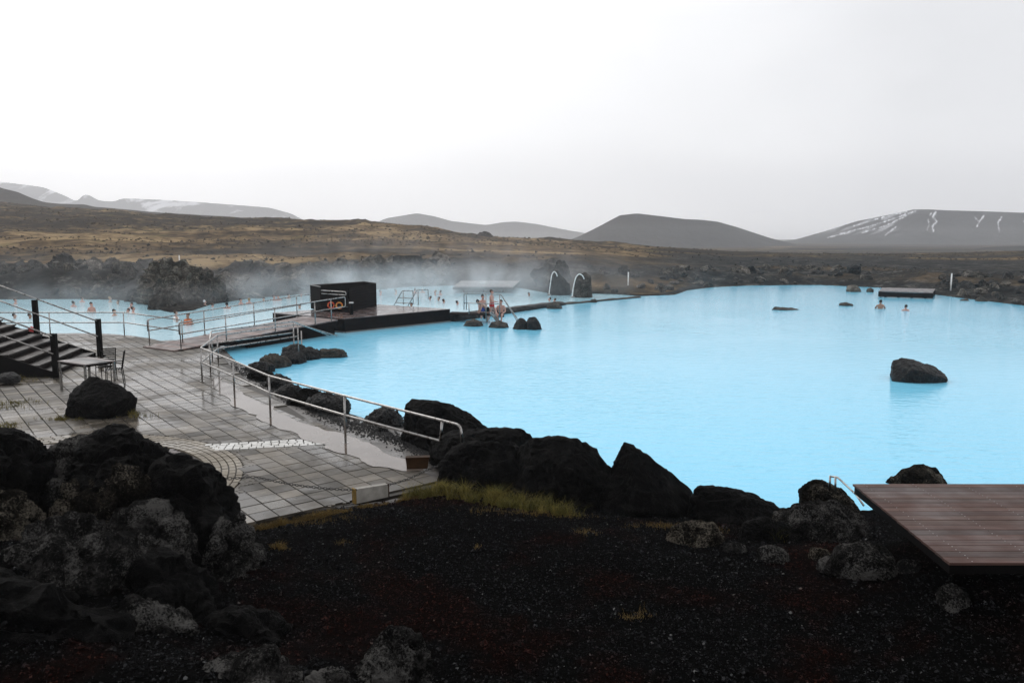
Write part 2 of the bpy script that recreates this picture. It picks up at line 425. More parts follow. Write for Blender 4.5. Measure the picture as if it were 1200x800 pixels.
# ------------------------------------------------------------------ outlines on the ground
W2 = lambda pts, z=0.0: [tuple(P(x, y, z)[:2]) for x, y in pts]
far_shore = W2([(-90, 352), (40, 350.5), (100, 350.5), (150, 352), (176, 354), (183, 362), (200, 366), (225, 364), (246, 357), (290, 350), (340, 346),
                (372, 343), (440, 339), (480, 336), (530, 334.5), (600, 336), (640, 343), (690, 344), (722, 345), (748, 347), (790, 345.5),
                (806, 340), (835, 336.5), (880, 334.5), (960, 334), (1030, 337), (1090, 344.5), (1140, 351), (1200, 358), (1300, 368)])
right_side = [(46, 38), (44, 26), (36, 17)]
near_shore = W2([(1300, 590), (1180, 585), (1100, 588), (1000, 600), (920, 604), (820, 594), (700, 582), (640, 572), (590, 548), (550, 532), (500, 510),
                 (470, 499), (440, 494), (400, 482), (370, 470), (345, 455), (318, 442), (292, 432), (276, 423), (268, 415), (262, 409), (252, 402),
                 (240, 399), (222, 400), (200, 402), (175, 396.5), (150, 393.5), (60, 393), (-90, 394)])
water_poly = far_shore + right_side + near_shore
path_poly = W2([(-140, 391), (60, 391.5), (110, 391.8), (150, 392.5), (175, 396), (200, 401), (222, 404), (254, 409), (262, 417), (272, 430), (292, 446), (320, 464), (358, 488),
                (400, 505), (440, 524), (486, 546), (524, 566)], .35) + [(-3.78, 11.30), (-8.0, 8.05), (-13, 9.5), (-17, 14), (-18, 20), (-19, 30)]
circ_c, circ_r = (-8.48, 12.70), 3.22

# ------------------------------------------------------------------ terrain
RIDGE = [(-700, 236, 320), (-300, 238, 300), (0, 240, 290), (100, 246, 270), (200, 254, 260), (330, 258, 250), (430, 257.5, 240), (480, 264, 220), (520, 271, 200), (560, 277, 190),
         (620, 282, 180), (680, 286, 180), (760, 290.5, 175), (860, 297, 165), (950, 300, 160), (1040, 301, 160), (1130, 300, 170), (1200, 297, 180), (1500, 292, 200), (1900, 288, 200)]
def ground_height(X, Y):
    Yc = np.maximum(Y, 1.0)
    px = 600 + X / Yc * FPX
    sdw = poly_sdf(X, Y, water_poly); sdp = poly_sdf(X, Y, path_poly)
    p3 = np.stack([X, Y, np.zeros_like(X)], -1)
    rx = [r[0] for r in RIDGE]
    ys = np.interp(px, rx, [r[1] for r in RIDGE]); Dr = np.interp(px, rx, [r[2] for r in RIDGE])
    zr = CAM_H + (HORIZON - ys) / FPX * Dr
    wl_ = sstep(820, 640, px)
    bankh = 1.6 * wl_ + .75 * (1 - wl_)
    bankh = bankh * (1 + .35 * fbm(p3 * .16, 3, 31))
    bank = bankh * sstep(-.2, 7, sdw) + .06
    s = sstep(0, 1, np.clip((Y - 74) / (Dr - 74), 0, 1)) * .55 + np.clip((Y - 74) / (Dr - 74), 0, 1) * .45
    moor = bank + (zr - bank) * s
    amp = np.clip((Y - 60) / 120, 0, 1)
    moor = moor + amp * (1.5 * fbm(p3 * .028, 3, 3) + .8 * fbm(p3 * .11, 3, 5) + .5 * fbm(p3 * .4, 3, 9)) * np.clip(sdw / 12, 0, 1) * (.35 + .65 * wl_)
    rough_b = (.42 * fbm(p3 * .45, 4, 41) + .2 * np.abs(fbm(p3 * 1.3, 3, 43))) * sstep(0, 3, sdw) * sstep(34, 10, sdw)
    moor = moor + rough_b
    t = sstep(0, 1, np.clip((Y - Dr) / (1.6 * Dr), 0, 1))
    plain_z = -3.2 + 1.2 * fbm(p3 * .012, 4, 12)
    far = np.where(Y > Dr, moor * (1 - t) + plain_z * t, moor)
    # near side
    near = .30 + .0 * X
    mud = np.minimum(.27, .20 * sdw + .02) + .035 * fbm(p3 * 1.6, 4, 21) * np.clip(sdw * 2, 0, 1)
    grav = .33 + .14 * sstep(.05, 1.4, sdp) + .07 * fbm(p3 * .9, 5, 23) + .08 * fbm(p3 * .35, 2, 26)
    grav = np.minimum(grav, .0 + .17 * sdw + .04 * fbm(p3 * 2, 3, 24))
    g_w = sstep(.1, .6, (X + .9) * .62 - (Y - 13.4) * .78 + .0)      # gravel lies on the near side of the paving edge
    g_w = np.maximum(g_w, sstep(12.6, 11.6, Y))
    near = mud * (1 - g_w) + grav * g_w
    mound = 1.15 * np.exp(-(((X + 5.4) / 2.1) ** 2 + ((Y - 7.0) / 2.2) ** 2)) + .55 * np.exp(-(((X + 2.2) / 1.6) ** 2 + ((Y - 5.6) / .9) ** 2))
    near = near + mound * sstep(.0, .8, sdp) + .42 * sstep(3.5, 4.9, X) * sstep(10.6, 8.8, Y)
    near = near + 1.5 * sstep(-18.3, -21, X) * sstep(34, 30, Y) * sstep(0, .6, sdp)
    near = np.where(Y < 5.2, near + (5.2 - Y) * .12, near)
    wf = sstep(33, 44, Y)
    z = near * (1 - wf) + far * wf
    z = np.where(sdw < 0, np.maximum(-1.6, z * 0 + sdw * .6 + .02), z)
    inp = (sdp < .02)
    z = np.where(inp, np.minimum(z, .24), z)
    regs = np.zeros(X.shape + (4,), np.float32); regs[..., 3] = 1
    gold_r = sstep(86, 97, Y + 16 * fbm(p3 * .05, 3, 52)) * sstep(-.16, .06, fbm(np.stack([X * .022, Y * .05, X * 0], -1), 4, 61) - .10 * sstep(950, 1150, px))
    moorw = wf * (wl_ * sstep(10, 20, sdw + 5 * fbm(p3 * .12, 3, 51)) + (1 - wl_) * gold_r)
    strip = wf * (1 - wl_) * sstep(.05, .3, fbm(np.stack([X * .05, Y * .11, X * 0], -1), 3, 77)) * sstep(2, 5, sdw)
    lavn = fbm(np.stack([X * .014, Y * .034, X * 0], -1), 5, 88) + .62 * sstep(330, 60, px) * sstep(105, 170, Y) + .12 * sstep(520, 200, px) - .12 * sstep(280, 380, px) * sstep(760, 640, px) * sstep(130, 80, Y) + .10 * sstep(.75, .98, Y / Dr) + .12 * sstep(860, 1000, px)
    regs[..., 3] = sstep(-.02, .16, lavn) * .9
    shore_strip = wf * sstep(660, 690, px) * sstep(815, 790, px) * sstep(.5, 1.2, sdw) * sstep(7, 4, sdw + 1.5 * fbm(p3 * .4, 3, 78))
    regs[..., 0] = np.maximum(np.maximum(moorw, strip * .5), shore_strip)
    regs[..., 1] = g_w * (1 - wf)
    regs[..., 2] = (1 - g_w) * (1 - wf) * sstep(2.6, 1.2, np.abs(sdp)) 
    return z, regs, sdw, sdp
nx, ny = 460, 820
ys_ = np.concatenate([np.linspace(-14, 5, 30, endpoint=False), 5 * (2750 / 5) ** np.linspace(0, 1, ny - 30)])
ts_ = np.linspace(-1, 1, nx)
hw = 14 + np.maximum(ys_, 0) * .86
YY, TT = np.meshgrid(ys_, ts_, indexing='ij'); XX = TT * hw[:, None]
ZZ, REG, _, _ = ground_height(XX.ravel(), YY.ravel())
ids = np.arange(ny * nx).reshape(ny, nx)
Fq = np.stack([ids[:-1, :-1], ids[:-1, 1:], ids[1:, 1:], ids[1:, :-1]], -1).reshape(-1, 4)
gme = np_mesh('ground', np.stack([XX.ravel(), YY.ravel(), ZZ], -1), Fq, M['ground'])
ca = gme.color_attributes.new('region', 'FLOAT_COLOR', 'POINT'); ca.data.foreach_set('color', REG.ravel())
tag(link('ground', gme), 'black cinder and brown moorland rolling away from the pools', kind='structure')
def gz(x, y):
    z, _, _, _ = ground_height(np.array([float(x)]), np.array([float(y)])); return float(z[0])

# water: one sheet under the whole basin
pts = np.array(water_poly); wx0, wx1, wy0, wy1 = pts[:, 0].min() - 3, pts[:, 0].max() + 3, pts[:, 1].min() - 1, pts[:, 1].max() + 3
ctr = [Vector((x, y, 0)) for x, y in water_poly]
def grow(poly, d):
    out = []; n = len(poly); area = sum(poly[i][0] * poly[(i + 1) % n][1] - poly[(i + 1) % n][0] * poly[i][1] for i in range(n))
    sg = 1 if area > 0 else -1
    for i in range(n):
        a, b, c = Vector(poly[i - 1]), Vector(poly[i]), Vector(poly[(i + 1) % n])
        t = (c - a).normalized(); out.append((b.x + sg * t.y * d, b.y - sg * t.x * d))
    return out
def flat_poly(name, poly, z, mat, subdiv=0):
    bm = bmesh.new(); vs_ = [bm.verts.new((x, y, z)) for x, y in poly]
    f = bm.faces.new(vs_); f.normal_update()
    if f.normal.z < 0: bmesh.ops.reverse_faces(bm, faces=[f])
    bmesh.ops.triangulate(bm, faces=bm.faces)
    me = bpy.data.meshes.new(name); bm.to_mesh(me); bm.free(); me.materials.append(mat); return me
wme = flat_poly('water', grow(water_poly, .35), 0.0, M['water'])
tag(link('water', wme), 'milky blue geothermal pool water', kind='structure')

# ------------------------------------------------------------------ mountains
def mountain(name, sky_pts, Y0, depth_f, depth_b, mat, label, rough=.06, seed=1, base=-7.0, n=320, m=46, snow=None):
    xs = np.array([p[0] for p in sky_pts], float); yv = np.array([p[1] for p in sky_pts], float)
    px = np.linspace(xs[0], xs[-1], n)
    y = np.interp(px, xs, yv)
    k = np.exp(-np.linspace(-2, 2, 9) ** 2); k /= k.sum()
    y = np.convolve(np.pad(y, 4, mode='edge'), k, 'valid')
    hr = CAM_H + (HORIZON - y) / FPX * Y0
    tt = np.concatenate([np.linspace(-1, 0, m * 2 // 3, endpoint=False), np.linspace(0, 1, m - m * 2 // 3)])
    T_, I_ = np.meshgrid(tt, np.arange(n), indexing='ij')
    Yg = Y0 + np.where(T_ < 0, T_ * depth_f, T_ * depth_b)
    Xg = (px[I_] - 600) / FPX * Y0 * (1 + .12 * T_)
    prof = np.where(T_ < 0, (1 + T_) ** 1.35, (1 - T_) ** 1.2)
    p3 = np.stack([Xg.ravel() / Y0 * 14, Yg.ravel() / Y0 * 14, np.zeros(Xg.size)], -1)
    ns_ = fbm(p3, 6, seed).reshape(Xg.shape); g = np.abs(fbm(np.stack([Xg.ravel() / Y0 * 40, Yg.ravel() / Y0 * 9, np.zeros(Xg.size)], -1), 4, seed + 9)).reshape(Xg.shape)
    env = np.clip(np.abs(T_) * 3.0, 0.06, 1) * np.clip((1 - np.abs(T_)) * 4, 0, 1)
    H_ = base + (hr[I_] - base) * prof
    H_ = H_ + (hr[I_] - base) * (rough * ns_ * 2.2 - rough * 1.8 * g) * env
    id_ = np.arange(m * n).reshape(m, n)
    F = np.stack([id_[:-1, :-1], id_[:-1, 1:], id_[1:, 1:], id_[1:, :-1]], -1).reshape(-1, 4)
    me = np_mesh(name, np.stack([Xg.ravel(), Yg.ravel(), H_.ravel()], -1), F, mat)
    o = link(name, me)
    if snow:      # snow lying in the gullies of the slope
        sx, sy = 600 + Xg.ravel() / Yg.ravel() * FPX, HORIZON - (H_.ravel() - CAM_H) / Yg.ravel() * FPX
        wv = np.zeros(sx.size)
        for line, wd in snow:
            for (x1, y1), (x2, y2) in zip(line[:-1], line[1:]):
                ex, ey = x2 - x1, y2 - y1; t = np.clip(((sx - x1) * ex + (sy - y1) * ey) / (ex * ex + ey * ey), 0, 1)
                d = np.hypot(sx - x1 - ex * t, sy - y1 - ey * t) + 1.1 * fbm(np.stack([sx * .8, sy * .55, sx * 0], -1), 3, 5)
                wv = np.maximum(wv, sstep(wd * .72, 0, d) * (.85 + .9 * fbm(np.stack([sx * .35, sy * .35, sx * 0 + 7], -1), 3, 9)))
        veil = sstep(.02, .35, fbm(np.stack([sx * .09 + sy * .12, sy * .5 + sx * .2, sx * 0 + 3], -1), 4, 41)) * sstep(930, 985, sx) * sstep(1075, 1030, sx) * sstep(279, 266, sy) * .42
        wv = np.clip(np.maximum(wv, veil), 0, 1); wv[(T_ > 0).ravel()] = 0
        ca_ = me.color_attributes.new('snow', 'FLOAT_COLOR', 'POINT'); ca_.data.foreach_set('color', np.repeat(wv[:, None], 4, 1).astype(np.float32).ravel())
    return tag(o, label, kind='structure')
CR = [([(540, 192), (640, 168), (720, 142), (800, 114)], 1.5), ([(590, 165), (680, 138), (770, 116)], 1.4), ([(620, 188), (700, 164), (770, 130)], 1.3), ([(702, 196), (736, 168)], 1.5),
      ([(846, 178), (850, 160), (847, 142)], 1.2), ([(852, 128), (856, 120)], 1.2), ([(868, 184), (863, 166), (877, 150), (862, 134), (871, 118)], 2.2), ([(1018, 166), (1025, 150), (1008, 136)], 1.5), ([(1024, 152), (1041, 128)], 1.5),
      ([(1097, 184), (1090, 152), (1102, 134)], 1.7), ([(1180, 150), (1186, 140)], 1.2), ([(500, 205), (580, 186)], 1.2)]
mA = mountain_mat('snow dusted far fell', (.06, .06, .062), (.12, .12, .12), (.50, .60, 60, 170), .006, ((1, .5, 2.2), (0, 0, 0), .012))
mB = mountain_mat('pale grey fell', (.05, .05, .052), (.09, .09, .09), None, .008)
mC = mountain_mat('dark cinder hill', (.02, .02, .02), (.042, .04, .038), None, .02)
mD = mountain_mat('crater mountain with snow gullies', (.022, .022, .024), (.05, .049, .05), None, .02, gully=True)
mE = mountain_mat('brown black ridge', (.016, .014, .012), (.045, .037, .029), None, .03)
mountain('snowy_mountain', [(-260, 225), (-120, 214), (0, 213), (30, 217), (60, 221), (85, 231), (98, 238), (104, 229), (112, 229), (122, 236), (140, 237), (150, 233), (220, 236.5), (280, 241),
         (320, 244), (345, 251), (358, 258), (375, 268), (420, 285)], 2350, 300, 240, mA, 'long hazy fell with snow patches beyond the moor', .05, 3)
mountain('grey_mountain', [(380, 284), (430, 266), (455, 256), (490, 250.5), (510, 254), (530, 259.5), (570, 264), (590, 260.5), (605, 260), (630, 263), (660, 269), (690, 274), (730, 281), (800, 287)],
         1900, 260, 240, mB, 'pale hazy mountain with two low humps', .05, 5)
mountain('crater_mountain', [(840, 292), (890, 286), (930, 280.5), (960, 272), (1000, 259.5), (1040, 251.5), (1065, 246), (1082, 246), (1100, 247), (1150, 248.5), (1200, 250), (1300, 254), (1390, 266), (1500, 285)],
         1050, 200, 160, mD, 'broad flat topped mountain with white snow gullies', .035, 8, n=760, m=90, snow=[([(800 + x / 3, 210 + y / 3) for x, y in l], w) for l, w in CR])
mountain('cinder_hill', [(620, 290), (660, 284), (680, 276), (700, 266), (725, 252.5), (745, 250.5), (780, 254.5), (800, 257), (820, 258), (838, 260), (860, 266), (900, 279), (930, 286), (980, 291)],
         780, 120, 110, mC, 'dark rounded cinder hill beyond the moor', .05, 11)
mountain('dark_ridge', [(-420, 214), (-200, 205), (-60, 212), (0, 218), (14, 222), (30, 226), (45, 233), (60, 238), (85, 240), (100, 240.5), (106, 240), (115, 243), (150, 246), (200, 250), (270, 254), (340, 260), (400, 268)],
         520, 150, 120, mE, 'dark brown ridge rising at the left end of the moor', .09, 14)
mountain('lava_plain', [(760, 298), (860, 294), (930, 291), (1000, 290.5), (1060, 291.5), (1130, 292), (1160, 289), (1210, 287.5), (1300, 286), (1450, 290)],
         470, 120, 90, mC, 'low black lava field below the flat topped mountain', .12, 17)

# ------------------------------------------------------------------ rocks
def finish_rock(V, F, seed, rough, mat, name, scale):
    bm = None
    me = np_mesh(name, V, F, mat)
    return me
def hull_rock(name, outline, Y, thick, mat, seed=0, noise=.09, L=None, label=None, cat='rock', group=None, tilt=.0, facets=16, parent=None, inset=.62, jag=.0, crease=.2, smooth=0):
    """outline (pixels) placed at its own distance Y with real thickness; front and back slices shrink"""
    pts = [Q(x, y, Y) for x, y in outline]
    c = sum(pts, Vector()) / len(pts); zmin = min(p.z for p in pts)
    r = random.Random(seed)
    cloud = []
    w = max((p - c).length for p in pts)
    for p in pts:
        cloud.append(p + Vector((0, r.uniform(-.1, .1) * thick, 0)))
        for s_, k in ((-1, inset), (1, inset), (-.55, .9), (.55, .9)):
            k2 = k * r.uniform(.86, 1.1)
            q = c + (p - c) * min(k2, .97); q.z = zmin + (p.z - zmin) * min(1, k2 * r.uniform(.8, 1.0))
            q.y = Y + s_ * thick * .5 * r.uniform(.75, 1.1); cloud.append(q)
    bm = bmesh.new()
    for p in cloud: bm.verts.new(p - c)
    res = bmesh.ops.convex_hull(bm, input=bm.verts)
    bmesh.ops.delete(bm, geom=[g for g in res['geom_interior'] if isinstance(g, bmesh.types.BMVert)], context='VERTS')
    loose = [v for v in bm.verts if not v.link_faces]
    bmesh.ops.delete(bm, geom=loose, context='VERTS')
    L = L or w / 26
    for it in range(6):
        bmesh.ops.triangulate(bm, faces=[f for f in bm.faces if len(f.verts) > 3])
        es = [e for e in bm.edges if e.calc_length() > L * 1.5]
        if not es or len(bm.verts) > 12000: break
        bmesh.ops.subdivide_edges(bm, edges=es, cuts=1)
    bmesh.ops.triangulate(bm, faces=bm.faces)
    for k in range(smooth): bmesh.ops.smooth_vert(bm, verts=bm.verts, factor=.5, use_axis_x=True, use_axis_y=True, use_axis_z=True)
    bm.normal_update()
    V = np.array([v.co[:] for v in bm.verts])
    if not smooth:
        rg = np.random.default_rng(seed + 500); ext = np.abs(V).max(0)
        for k in range(facets):
            n_ = rg.normal(size=3) * (1, 1, .7); n_ /= np.linalg.norm(n_)
            if abs(n_[1]) < .35: continue            # keep the outline seen from the pool path
            m_ = (V @ n_).max(); e_ = np.maximum(V @ n_ - m_ * rg.uniform(.72, .92), 0); V = V - e_[:, None] * n_
        for v, co in zip(bm.verts, V): v.co = co
        bm.normal_update()
    Nn = np.array([v.normal[:] for v in bm.verts])
    s = w * noise
    q = V / w
    n1 = fbm(q * 2.2 + seed * 3.1, 3, seed); n2 = 1 - 2 * np.abs(fbm(q * 4.5 + seed, 4, seed + 5)); n3 = fbm(q * 13, 3, seed + 8)
    # ledges: quantised layers give broken faces
    lay = q[:, 2] * 7 + fbm(q * 2.5, 3, seed + 2) * 2.2
    led = (lay - np.floor(lay)); led = np.minimum(led, (1 - led) * 4)
    n4 = 1 - 2 * np.abs(fbm(q * 9 + seed * 2.7, 3, seed + 12)); n5 = fbm(q * 26, 2, seed + 20)
    cre = np.minimum(np.abs(fbm(q * 1.7 + seed * 1.3, 2, seed + 31)) * 5, 1) - 1
    V = V + Nn * (s * (.8 * n1 + .25 * n2 + .22 * n3 + .55 * led + .25 * n4 + .20 * n5 + crease * cre + jag * (.8 * n3 + 1.0 * n4 - .3)))[:, None]
    for v, co in zip(bm.verts, V): v.co = co
    me = bpy.data.meshes.new(name); bm.to_mesh(me); bm.free(); me.materials.append(mat)
    me.polygons.foreach_set('use_smooth', [False] * len(me.polygons))      # broken, faceted stone
    o = link(name, me, parent, c)
    if label: tag(o, label, cat, group)
    return o
def ico_rock_mesh(name, mat, seed, sub=3, noise=.16, cuts=9):
    bm = bmesh.new(); bmesh.ops.create_icosphere(bm, subdivisions=sub, radius=1)
    V = np.array([v.co[:] for v in bm.verts]); r = np.random.default_rng(seed)
    for k in range(cuts):
        n = r.normal(size=3); n /= np.linalg.norm(n); d = r.uniform(.42, .85)
        e = np.maximum(V @ n - d, 0); V = V - e[:, None] * n
    Nn = V / np.linalg.norm(V, axis=1, keepdims=True)
    V = V + Nn * (noise * (fbm(V * 1.6 + seed, 3, seed) + .8 * (.5 - np.abs(fbm(V * 3.4 + seed, 3, seed + 3))) + .25 * fbm(V * 9, 2, seed)))[:, None]
    for v, co in zip(bm.verts, V): v.co = co
    me = bpy.data.meshes.new(name); bm.to_mesh(me); bm.free(); me.materials.append(mat)
    me.polygons.foreach_set('use_smooth', [False] * len(me.polygons)); return me
def ground_Y(px, py):
    """distance at which the ray through a pixel meets the ground"""
    Yv = np.linspace(5.0, 16.0, 441); u = (px - 600) / FPX; v = (400 - py) / FPX
    t = Yv / (cp + v * sp); z = CAM_H + (-sp + v * cp) * t
    g_, _, _, _ = ground_height(u * t, Yv); k = np.where(z < g_)[0]
    return float(Yv[k[0]]) if len(k) else 10.0
G_out = 'lava rocks of the dark outcrop'
hr = hull_rock
A = 'lava_rock'
hr(A, [(88, 600), (96, 545), (104, 520), (114, 509), (127, 504), (146, 505), (166, 518), (184, 538), (196, 565), (196, 600)], 9.5, 1.7, M['lava'], 1, .10, label='black domed lava rock crowning the dark outcrop beside the paving', group=G_out, jag=.12, crease=1.25, smooth=1)
hr(A, [(-60, 600), (-60, 508), (-20, 507), (10, 512), (28, 523), (40, 545), (44, 600)], 8.6, 1.4, M['lava'], 2, .10, label='black lava rock cut by the frame above the reddish hollow', group=G_out, jag=.12, crease=1.25, smooth=1)
hr(A, [(22, 600), (38, 548), (52, 533), (78, 524), (96, 517), (112, 522), (122, 560), (122, 600)], 9.4, 1.4, M['lava_grey'], 3, .09, label='grey black slabby rock between the domed rock and its neighbour', group=G_out, jag=.12, crease=1.25, smooth=1)
hr(A, [(160, 720), (168, 600), (182, 545), (204, 540), (222, 548), (243, 566), (257, 590), (268, 640), (262, 720)], 9.1, 1.8, M['lava'], 4, .09, label='steep black rock wall sloping down towards the brick circle', group=G_out, jag=.12, crease=1.25, smooth=1)
hr(A, [(235, 730), (248, 640), (262, 604), (280, 608), (293, 640), (294, 680), (280, 730)], 8.9, 1.2, M['lava_grey'], 5, .10, label='jagged rock with grey streaks at the outer foot of the outcrop', group=G_out, jag=.12, crease=1.25, smooth=1)
hr(A, [(-10, 740), (-4, 668), (6, 645), (28, 622), (60, 605), (84, 609), (112, 622), (140, 645), (160, 670), (168, 740)], 7.5, 1.5, M['lava_grey'], 6, .09, label='light grey domed lava rock, the palest of the outcrop', group=G_out, jag=.12, crease=1.25, smooth=1)
hr(A, [(-60, 660), (-60, 580), (0, 577), (18, 581), (32, 602), (36, 660)], 7.9, 1.0, M['lava_brown'], 7, .10, label='rounded brownish rock below the reddish hollow', group=G_out, jag=.12, crease=1.25, smooth=1)
hr(A, [(58, 650), (66, 590), (80, 568), (104, 562), (122, 572), (128, 610), (128, 650)], 8.7, 1.0, M['lava_brown'], 8, .10, label='brown lichen crusted rock under the domed rock', group=G_out, jag=.12, crease=1.25, smooth=1)
hr(A, [(118, 640), (124, 570), (138, 548), (152, 546), (166, 560), (172, 640)], 8.75, 1.0, M['lava_brown'], 9, .12, label='pale lichen speckled block facing out below the crown rock', group=G_out, jag=.12, crease=1.25, smooth=1)
hr(A, [(95, 690), (112, 618), (140, 605), (178, 592), (198, 600), (214, 640), (220, 690)], 8.3, 1.3, M['lava_grey'], 10, .11, label='grey white streaked rock in the middle of the outcrop', group=G_out, jag=.12, crease=1.25, smooth=1)
hr(A, [(140, 790), (150, 690), (168, 655), (204, 652), (228, 680), (254, 706), (268, 740), (268, 790)], 7.6, 1.3, M['lava'], 11, .08, label='smooth black boulder low in the outcrop with a pale ridge', group=G_out, jag=.12, crease=1.25, smooth=1)
hr(A, [(128, 790), (138, 716), (156, 702), (186, 716), (214, 728), (230, 750), (236, 790)], 7.0, 1.0, M['lava_grey'], 12, .10, label='grey ledge rock leaning against the smooth black boulder', group=G_out, jag=.12, crease=1.25, smooth=1)
hr(A, [(165, 860), (185, 800), (228, 788), (262, 790), (288, 780), (314, 767), (332, 778), (352, 796), (372, 860)], 5.9, .9, M['lava_grey'], 13, .09, label='peaked grey rock at the bottom edge under the outcrop', group=G_out, jag=.12, crease=1.25, smooth=1)
hr(A, [(258, 800), (264, 768), (280, 760), (296, 766), (304, 800)], 6.9, .5, M['lava_brown'], 14, .09, label='small reddish rock behind the peaked grey rock', group=G_out, jag=.12, crease=1.25, smooth=1)
hr(A, [(408, 830), (420, 780), (436, 758), (456, 741), (476, 738), (492, 752), (504, 780), (508, 830)], ground_Y(458, 792), .7, M['lava_grey'], 15, .10, label='grey lava rock standing alone in dark cinder', group=G_out, jag=.12, crease=1.25, smooth=1)
hr(A, [(345, 860), (352, 800), (380, 782), (404, 790), (416, 860)], 6.0, .6, M['lava_grey'], 16, .09, label='low grey rock between the peaked rock and lone cinder rock', group=G_out, jag=.12, crease=1.25, smooth=1)
hr(A, [(-80, 900), (-80, 690), (-20, 680), (60, 690), (120, 712), (150, 745), (160, 900)], 6.5, 1.4, M['lava'], 17, .08, label='huge black rock filling the bottom corner of the outcrop', group=G_out, jag=.12, crease=1.25, smooth=1)
hr(A, [(190, 780), (215, 742), (270, 716), (320, 728), (345, 752), (350, 790)], 7.4, 1.0, M['lava'], 18, .09, label='flat black rock lying where the outcrop meets the cinder', group=G_out, jag=.12, crease=1.25, smooth=1)

G_sh = 'boulders along the near pool shore'
B = 'boulder'
hr(B, [(471, 528), (472, 480), (483, 471), (508, 472), (530, 477), (552, 489), (572, 503), (588, 528)], 16.5, 1.5, M['lava'], 21, .05, label='long black flat topped boulder behind the railing end', group=G_sh)
hr(B, [(500, 545), (506, 520), (528, 509), (552, 507), (590, 502), (610, 503), (622, 514), (634, 545)], 14.4, 1.2, M['lava'], 22, .06, label='black lumpy boulder between the railing end and grass tuft', group=G_sh)
hr(B, [(514, 594), (518, 545), (532, 527), (562, 518), (598, 521), (624, 538), (640, 594)], 13.1, 1.2, M['lava'], 23, .06, label='black boulder rising straight out of the green grass tuft', group=G_sh)
hr(B, [(586, 604), (594, 545), (610, 520), (640, 513), (668, 516), (694, 528), (714, 547), (724, 604)], 12.9, 1.5, M['lava'], 24, .06, label='big smooth rounded black boulder beside the pointed one', group=G_sh)
hr(B, [(692, 612), (709, 562), (719, 522), (727, 516), (738, 521), (768, 542), (796, 563), (816, 582), (828, 612)], 12.4, 1.2, M['lava'], 25, .04, label='black pointed triangular boulder against the blue water', group=G_sh)
hr(B, [(796, 636), (806, 577), (820, 570), (850, 572), (885, 579), (914, 590), (932, 602), (940, 636)], 12.0, 1.1, M['lava'], 26, .05, label='long low black boulder sloping to the water', group=G_sh)
hr(B, [(906, 665), (914, 604), (930, 590), (958, 588), (990, 592), (1012, 604), (1022, 665)], 11.0, 1.0, M['lava_grey'], 27, .08, label='rough black boulder under the brown streaked one by the deck', group=G_sh)
hr(B, [(938, 605), (940, 572), (950, 562), (968, 564), (988, 574), (1000, 588), (1004, 605)], 12.0, .9, M['lava_brown'], 28, .06, label='boulder with brown streak topping the pile beside the deck', group=G_sh)
hr(B, [(1020, 610), (1032, 570), (1058, 553), (1083, 546), (1100, 552), (1112, 570), (1120, 610)], 14.3, 1.0, M['lava_brown'], 29, .06, label='dark rounded rock in the water behind the wooden deck', group=G_sh)
hr(B, [(972, 676), (984, 648), (1008, 637), (1036, 640), (1050, 656), (1052, 676)], ground_Y(1015, 664), .9, M['lava_grey'], 30, .07, label='mottled grey rock in the shade under the deck edge', group=G_sh)
hr(B, [(776, 646), (784, 620), (806, 612), (836, 614), (848, 630), (850, 646)], ground_Y(815, 634), .5, M['lava_brown'], 31, .08, label='flat brown rock with gold grass in front of the low boulder', group=G_sh)
hr(B, [(864, 640), (872, 612), (900, 606), (924, 616), (930, 640)], ground_Y(897, 630), .6, M['lava'], 32, .08, label='small black rock in front of the long low boulder', group=G_sh)
hr('stone', [(884, 660), (888, 644), (902, 638), (918, 642), (926, 652), (928, 662)], ground_Y(905, 655), .3, M['lava_grey'], 37, .07, label='dark grey stone at the front of the pile by the deck', cat='stone')
hr('stone', [(846, 652), (850, 638), (860, 634), (872, 638), (876, 652)], ground_Y(860, 646), .25, M['lava_grey'], 38, .07, label='small stone beside the lone green tuft in the cinder', cat='stone')
hr('stone', [(946, 656), (950, 643), (960, 640), (972, 645), (976, 660)], ground_Y(960, 652), .25, M['lava_brown'], 33, .07, label='small reddish round stone on cinder near the deck', cat='stone')
hr('stone', [(956, 668), (960, 656), (972, 652), (984, 657), (988, 672)], ground_Y(972, 663), .25, M['lava_grey'], 34, .07, label='small flat grey stone on cinder near the deck', cat='stone')
hr('stone', [(1050, 668), (1053, 656), (1066, 654), (1080, 657), (1082, 672)], ground_Y(1066, 664), .3, M['lava_grey'], 35, .05, label='grey slab stone in the shadow of the deck corner', cat='stone')
hr('stone', [(1098, 706), (1104, 688), (1114, 681), (1126, 690), (1138, 700), (1142, 714)], ground_Y(1120, 704), .35, M['lava_grey'], 36, .07, label='wedge shaped grey stone on cinder below the deck', cat='stone')
G_ls = 'rocks along the wet concrete shore'
S = 'shore_rock'
